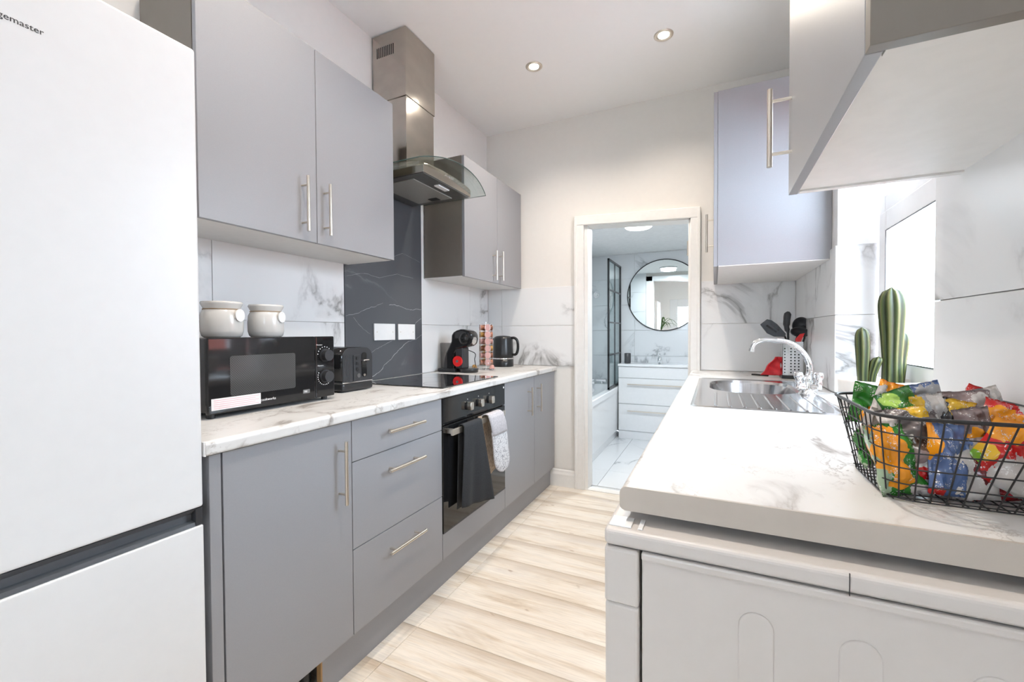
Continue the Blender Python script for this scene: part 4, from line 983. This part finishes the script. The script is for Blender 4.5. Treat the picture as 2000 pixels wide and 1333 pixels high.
bags = [
 ((.262, .878, .968), .072, .112, GRN, [(.08, .5, .14, .7, LGR), (.30, .62, .30, .42, ORG), (.42, .28, .26, .20, ORG), (.75, .06, .2, .09, WHT)], 1, (D(-12), D(-8), D(22)), 'green and orange snack bag at front left corner of basket'),
 ((.250, .955, .985), .066, .105, WHT, [(.2, .2, .35, .3, GRN), (.7, .7, .25, .4, ORG), (.4, .45, .3, .2, GRN), (.5, .05, .5, .15, LGR), (.75, .3, .2, .15, ORG)], 2, (D(4), D(6), D(78)), 'white, green and orange snack bag against basket left side'),
 ((.297, .892, .962), .056, .100, WHT, [(.6, .85, .4, .25, BRN), (.3, .6, .3, .12, MAU), (.5, .35, .4, .10, RED)], 3, (D(-8), D(5), D(10)), 'pale pinkish snack bag low between the green and blue ones'),
 ((.322, .878, .974), .046, .108, BLU, [(.0, .8, .25, .3, ORG), (.2, .04, .2, .08, RED)], 4, (D(-10), D(3), D(8)), 'plain blue snack bag upright at basket front'),
 ((.352, .884, .962), .056, .092, WHT, [(.75, .55, .35, .28, (.14, .015, .02)), (.2, .95, .4, .15, BLU)], 5, (D(-8), D(-6), D(4)), 'white snack bag with dark maroon patch right of blue one'),
 ((.392, .874, .988), .078, .096, RED, [(.75, .25, .42, .35, WHT), (.12, .35, .16, .16, YEL), (.05, .25, .14, .12, (.2, .4, .03)), (.2, .85, .3, .25, ORG)], 6, (D(-12), D(30), D(-4)), 'glossy red and white snack bag at front right of basket'),
 ((.385, .900, .938), .075, .050, (.28, .01, .015), [(.2, .6, .25, .5, DRK), (.8, .5, .2, .4, WHT)], 7, (D(-5), D(-8), D(2)), 'dark red snack bag low under the glossy red one'),
 ((.282, .900, 1.020), .074, .056, GRY, [(.12, .45, .22, .5, WHT), (.85, .9, .4, .3, YEL)], 8, (D(-25), D(-12), D(10)), 'grey-brown snack bag lying across behind the front green one'),
 ((.262, 1.005, 1.035), .062, .075, GRN, [(.6, .2, .3, .15, (.35, .55, .1))], 9, (D(-10), D(14), D(10)), 'dark green snack bag rising at the back left corner'),
 ((.274, .968, 1.046), .036, .074, BRN, [(.5, .95, .6, .25, ORG), (.15, .5, .3, .4, WHT)], 10, (D(-8), D(18), D(0)), 'brown snack bag with orange tip between two green bags'),
 ((.292, .950, 1.036), .054, .072, GRN, [(.3, .8, .25, .2, (.35, .55, .1)), (.5, .1, .6, .2, YEL)], 11, (D(-12), D(-24), D(0)), 'bright green snack bag leaning right near the top'),
 ((.335, 1.010, 1.046), .064, .064, BLU, [(.7, .5, .4, .5, SIL)], 12, (D(10), D(-18), D(-5)), 'blue and silver snack bag peeking up at basket back'),
 ((.325, .948, 1.030), .056, .072, SIL, [(.15, .8, .3, .3, YEL), (.5, .4, .3, .2, GRY), (.6, .15, .35, .15, YEL), (.85, .7, .3, .4, WHT)], 13, (D(-18), D(-8), D(5)), 'silver and yellow crumpled snack bag at top middle'),
 ((.357, .945, 1.020), .042, .078, DRK, [(.6, .85, .5, .25, YEL)], 14, (D(-10), D(12), D(0)), 'black snack bag with yellow tip right of silver one'),
 ((.385, .975, 1.032), .066, .078, MAU, [(.75, .7, .25, .25, WHT), (.2, .3, .25, .3, ORG)], 15, (D(-15), D(-6), D(0)), 'mauve-brown snack bag standing at right top of basket'),
 ((.370, .908, 1.012), .046, .080, MAU, [(.3, .3, .3, .3, ORG), (.6, .05, .5, .2, WHT)], 16, (D(-12), D(-12), D(6)), 'brown and orange snack bag behind the white and maroon one'),
 ((.410, .930, 1.028), .060, .066, RED, [(.4, .45, .5, .4, ORG), (.9, .9, .3, .3, WHT)], 17, (D(-20), D(20), D(0)), 'orange and red snack bag above the glossy red one'),
 ((.420, 1.000, 1.046), .042, .058, SIL, [(.4, .3, .4, .3, DRK), (.8, .8, .3, .3, WHT)], 18, (D(-6), D(-20), D(0)), 'silver and black snack bag at back right of basket'),
 ((.418, 1.035, 1.048), .042, .048, RED, [(.5, .3, .4, .3, SIL)], 19, (D(4), D(25), D(0)), 'small red corner of snack bag against the wall'),
 ((.305, .990, .975), .066, .090, BRN, [(.5, .5, .4, .5, WHT)], 20, (D(6), D(5), D(15)), 'brown and white snack bag buried in basket centre'),
 ((.370, .975, .965), .076, .090, DRK, [(.5, .5, .3, .5, RED)], 21, (D(6), D(-5), D(-8)), 'dark snack bag buried low at basket right'),
]
for a_ in bags: bag(*a_)

# ------------------------------------------------------------------ bathroom
bx0, bx1, bz = -1.72, .46, 2.10
by0 = YF+.12
fb = struct('floor', MB().box(bx0, bx1, YF+.06, BY, FZ-.1, FZ-.008), 'btile', 'pale tiled bathroom floor beyond the opening', 'floor')
tiles(fb, 'z', (1, FZ), [bx0, -1.49, -1.03, -.83+.0, -.50, -.17, .16, bx1], [YF+.12, 3.72, 4.32, 4.92, BY], 'btile', .003)
wbf = struct('wall_bathroom_far', MB().box(bx0-.1, bx1+.1, BY+PX, BY+.1, FZ, 2.5), 'bathpaint', 'bathroom far wall tiled behind mirror and basin', 'wall')
bzs = [FZ, .295, .595, .895, 1.195, 1.497, 1.805, bz]
tiles(wbf, 'y', (-1, BY), [bx0, -1.455, -.855, -.255, .345, bx1], bzs, 'btile', .003)
wbl = struct('wall_bathroom_left', MB().box(bx0-.1, bx0-PX, YF+.12, BY+.1, FZ, 2.5), 'bathpaint', 'bathroom left wall beside the bathtub', 'wall')
tiles(wbl, 'x', (1, bx0), [YF+.12, 3.42, 4.02, 4.62, BY-PX], bzs, 'btile', .003)
struct('wall_bathroom_right', MB().box(bx1, bx1+.1, YF+.12, BY+.1, FZ, 2.5), 'bathpaint', 'bathroom right wall out of sight', 'wall')
wbn = struct('wall_bathroom_near', MB().box(bx0, -.98, YF+.1205, YF+.127, FZ, bz).box(-.07, bx1, YF+.1205, YF+.127, FZ, bz), 'bathpaint', 'bathroom side of the doorway wall seen in mirror', 'wall')
tiles(wbn, 'y', (1, YF+.135), [bx0+.01, -1.58, -.982], bzs, 'btile', .003)
tiles(wbn, 'y', (1, YF+.135), [-.068, .345, bx1], bzs, 'btile', .003)
struct('ceiling', MB().box(bx0-.1, bx1+.1, YF+.12, BY+.1, bz, bz+.1), 'bathpaint', 'low white bathroom ceiling', 'ceiling')
t = thing('ceiling_lamp', (-.60, 3.86, bz), 'glowing round flush lamp on the bathroom ceiling', 'ceiling light')
MB().lathe([(.12, 0), (.12, -.014), (.115, -.018)], (-.60, 3.86, bz), 32).build('rim', 'white', t)
MB().lathe([(.115, -.016), (.10, -.026), (.06, -.032), (.0001, -.034)], (-.60, 3.86, bz), 32).build('diffuser', 'dome_glow', t)
l = bpy.data.lights.new('bath_lamp_light', 'AREA'); l.shape = 'DISK'; l.size = .2; l.energy = BATH_W*.8; l.color = (.88, .95, 1)
o = bpy.data.objects.new('bath_lamp_light', l); COL.objects.link(o); place(o, (-.60, 3.86, bz-.045), t)

mr = thing('round_mirror', (-.53, BY, 1.6), 'large round mirror with thin black rim above the basin', 'mirror')
mc = (-.525, 1.597)
MB().prism([(mc[0]+.405*math.cos(2*PI*k/64), mc[1]+.405*math.sin(2*PI*k/64)) for k in range(64)], 'y', BY-.016, BY-.002).build('mirror_glass', 'mirror', mr)
MB().tube([(mc[0]+.407*math.cos(2*PI*k/64), BY-.012, mc[1]+.407*math.sin(2*PI*k/64)) for k in range(64)], .007, 8, closed=True).build('rim', 'black', mr)

vt = thing('vanity_unit', (-.58, 5.05, FZ), 'white gloss vanity unit with two long-handled drawers', 'vanity unit')
vx0, vx1, vy = -.985, -.10, 4.93
MB().box(vx0, vx1, vy+.018, BY-.002, FZ+.09, .785).build('carcass', 'gloss_white', vt)
MB().box(vx0, vx1, vy+.008, vy+.02, FZ, FZ+.09).build('plinth', 'gloss_white', vt, bevel=.001)
MB().box(vx0, vx1, vy, vy+.018, .660, .785).build('top_rail', 'gloss_white', vt, bevel=.0015)
for z0_, z1_, hz in ((.368, .655, .583), (.064, .363, .283)):
    d_ = MB().box(vx0, vx1, vy, vy+.018, z0_, z1_).build('drawer', 'gloss_white', vt, bevel=.0015)
    MB().box(-.885, -.30, vy-.022, vy-.012, hz, hz+.010).box(-.86, -.85, vy-.013, vy, hz, hz+.008).box(-.34, -.33, vy-.013, vy, hz, hz+.008).build('handle', 'satin', d_)
MB().box(vx0-.008, vx1+.008, vy-.012, BY-.001, .788, .815).build('basin_top', 'gloss_white', vt, bevel=.006, seg=3)
t = thing('basin_tap', (-.56, 5.10, .815), 'small chrome tap on the white basin top', 'tap')
MB().lathe([(.026, 0), (.024, .05), (.020, .075), (.0001, .08)], (-.56, 5.12, .816), 20).cyl((-.56, 5.12, .855), (-.565, 5.03, .845), .012, 12).build('tap_body', 'chrome', t)
MB().cyl((-.56, 5.12, .895), (-.555, 5.07, .925), .008, 10).build('lever', 'chrome', t)
t = thing('soap_dispenser', (-.92, 5.08, .815), 'dark grey tumbler on left end of the basin top', 'tumbler')
MB().lathe([(.034, 0), (.036, .01), (.036, .112), (.033, .114), (.031, .108), (.0001, .106)], (-.912, 5.09, .816), 28).build('cup', 'dispenser', t)

bt_ = thing('bathtub', (-1.35, 4.3, FZ), 'white bathtub with side panel along bathroom left wall', 'bathtub')
ex = -.99; by1 = 3.47
MB().prism([(ex-.006, .50), (ex-.012, .06), (ex-.030, FZ), (ex-.045, FZ), (ex-.045, .50)], 'y', by1, BY-.002).build('side_panel', 'gloss_white', bt_)
for i_, yj in enumerate((3.60, 4.70)): MB().box(ex-.0075, ex-.004, yj, yj+.004, FZ+.03, .50).build('panel_joint', 'ringmark', bt_) if False else None
tub = MB(); O = rrect(bx0+.002, ex, by1, BY-.002, .02, 6); I = rrect(bx0+.07, ex-.07, by1+.08, BY-.10, .12, 6); I2 = rrect(bx0+.12, ex-.12, by1+.2, BY-.16, .10, 6)
ringstrip(tub, O, .50, O, .548); ringstrip(tub, O, .548, [(a, c) for a, c in rrect(bx0+.01, ex-.008, by1+.008, BY-.01, .02, 6)], .556)
ringstrip(tub, [(a, c) for a, c in rrect(bx0+.01, ex-.008, by1+.008, BY-.01, .02, 6)], .556, I, .553); ringstrip(tub, I, .553, I2, .17); tub.add([(p[0], p[1], .17) for p in I2], [tuple(range(len(I2)))])
tub.build('tub', 'gloss_white', bt_)
MB().cyl((-1.335, BY-.105, .475), (-1.335, BY-.125, .475), .030, 20).build('overflow', 'chrome', bt_)

sc = thing('shower_screen', (-1.02, 4.9, .556), 'black framed glass shower screen on edge of the bath', 'shower screen')
sx, s0, s1, sz0, sz1 = -1.017, 4.56, BY-.012, .562, 1.955
fm = MB(); a = .010
fm.box(sx-a, sx+a, s0, s0+.016, sz0, sz1).box(sx-a, sx+a, s1-.030, s1, sz0, sz1).box(sx-a, sx+a, s0, s1, sz0, sz0+.022).box(sx-a, sx+a, s0, s1, sz1-.018, sz1)
fm.build('frame', 'black', sc)
for i in range(1, 4):
    zz = sz0+(sz1-sz0)*i/4+.02; MB().box(sx-.007, sx+.007, s0, s1, zz-.008, zz+.008).build('crossbar', 'black', sc)
MB().box(sx-.006, sx+.006, (s0+s1)/2-.005, (s0+s1)/2+.005, sz0, sz1).build('mullion', 'black', sc)
MB().box(sx-.003, sx+.003, s0+.004, s1-.004, sz0+.004, sz1-.004).build('glass_panel', 'screenglass', sc)

sh = thing('shower_set', (-1.43, BY, .6), 'chrome riser rail shower with black head and hose', 'shower')
MB().cyl((-1.43, BY-.05, 1.18), (-1.43, BY-.05, 1.95), .009, 12).cyl((-1.43, BY, 1.93), (-1.43, BY-.05, 1.93), .01, 10).cyl((-1.43, BY, 1.20), (-1.43, BY-.05, 1.20), .01, 10).build('riser_rail', 'chrome', sh)
MB().cyl((-1.43, BY-.08, 1.95), (-1.43, BY-.16, 2.00), .045, 20).build('shower_head', 'black', sh)
MB().box(-1.46, -1.39, BY-.09, BY-.05, 1.85, 1.885).build('holder', 'white', sh, bevel=.006)
MB().tube(smoothpts([(-1.42, BY-.08, 1.84), (-1.415, BY-.07, 1.45), (-1.40, BY-.08, 1.05), (-1.375, BY-.09, .75), (-1.355, BY-.09, .64)]), .006, 8).build('hose', 'satin', sh)
ba = thing('bath_mixer', (-1.34, BY-.08, .57), 'chrome bath shower mixer above the tub end', 'tap')
MB().cyl((-1.40, BY-.09, .60), (-1.20, BY-.09, .60), .018, 14).cyl((-1.355, BY-.09, .60), (-1.355, BY-.09, .66), .014, 12).cyl((-1.30, BY-.09, .60), (-1.30, BY-.20, .575), .014, 12).cyl((-1.38, BY-.09, .557), (-1.38, BY-.09, .6), .014, 12).cyl((-1.22, BY-.09, .557), (-1.22, BY-.09, .6), .014, 12).build('body', 'chrome', ba)
MB().cyl((-1.40, BY-.09, .60), (-1.43, BY-.09, .60), .022, 12).build('knob', 'chrome', ba)
MB().cyl((-1.20, BY-.09, .60), (-1.17, BY-.09, .60), .024, 12).build('knob', 'chrome', ba)
vl = thing('shower_valve', (-1.33, BY, 1.635), 'round chrome valve plate on tiles beside the riser', 'valve')
MB().cyl((-1.305, BY, 1.632), (-1.305, BY-.01, 1.632), .040, 28).build('plate', 'chrome', vl, bevel=.002)
MB().cyl((-1.305, BY-.01, 1.632), (-1.305, BY-.04, 1.632), .020, 20).build('knob', 'white', vl, bevel=.002)

# ------------------------------------------------------------------ plant behind the camera, seen in the bathroom mirror
pp = thing('potted_palm', (-1.25, -1.3, FZ), 'green potted palm behind the camera, seen in the round mirror', 'plant')
MB().lathe([(.11, 0), (.15, .02), (.17, .30), (.175, .32), (.16, .32), (.155, .28), (.0001, .28)], (-1.25, -1.3, FZ), 28).build('pot', 'pot', pp)
M['leaf'] = plain('palm_leaf', (.05, .13, .025), .5, var=.2)
MB().tube([(-1.25, -1.3, FZ+.28), (-1.25, -1.3, 1.25)], [.022, .012], 10).build('stem', 'twine', pp)
for i in range(13):
    a = i*2.4; L = .42+.08*math.sin(i*3); up_ = .30+.30*((i*5) % 7)/7
    def lf(u, v, a=a, L=L, up_=up_):
        r_ = L*v; w_ = .020*math.sin(PI*min(1, v*.93+.07))*(2*u-1)
        return (-1.25+r_*math.cos(a)-w_*math.sin(a), -1.3+r_*math.sin(a)+w_*math.cos(a), 1.22+up_*2.2*v-up_*2.0*v*v-.006*abs(2*u-1))
    MB().grid(lf, 2, 10).build('leaf', 'leaf', pp, solid=.0015)
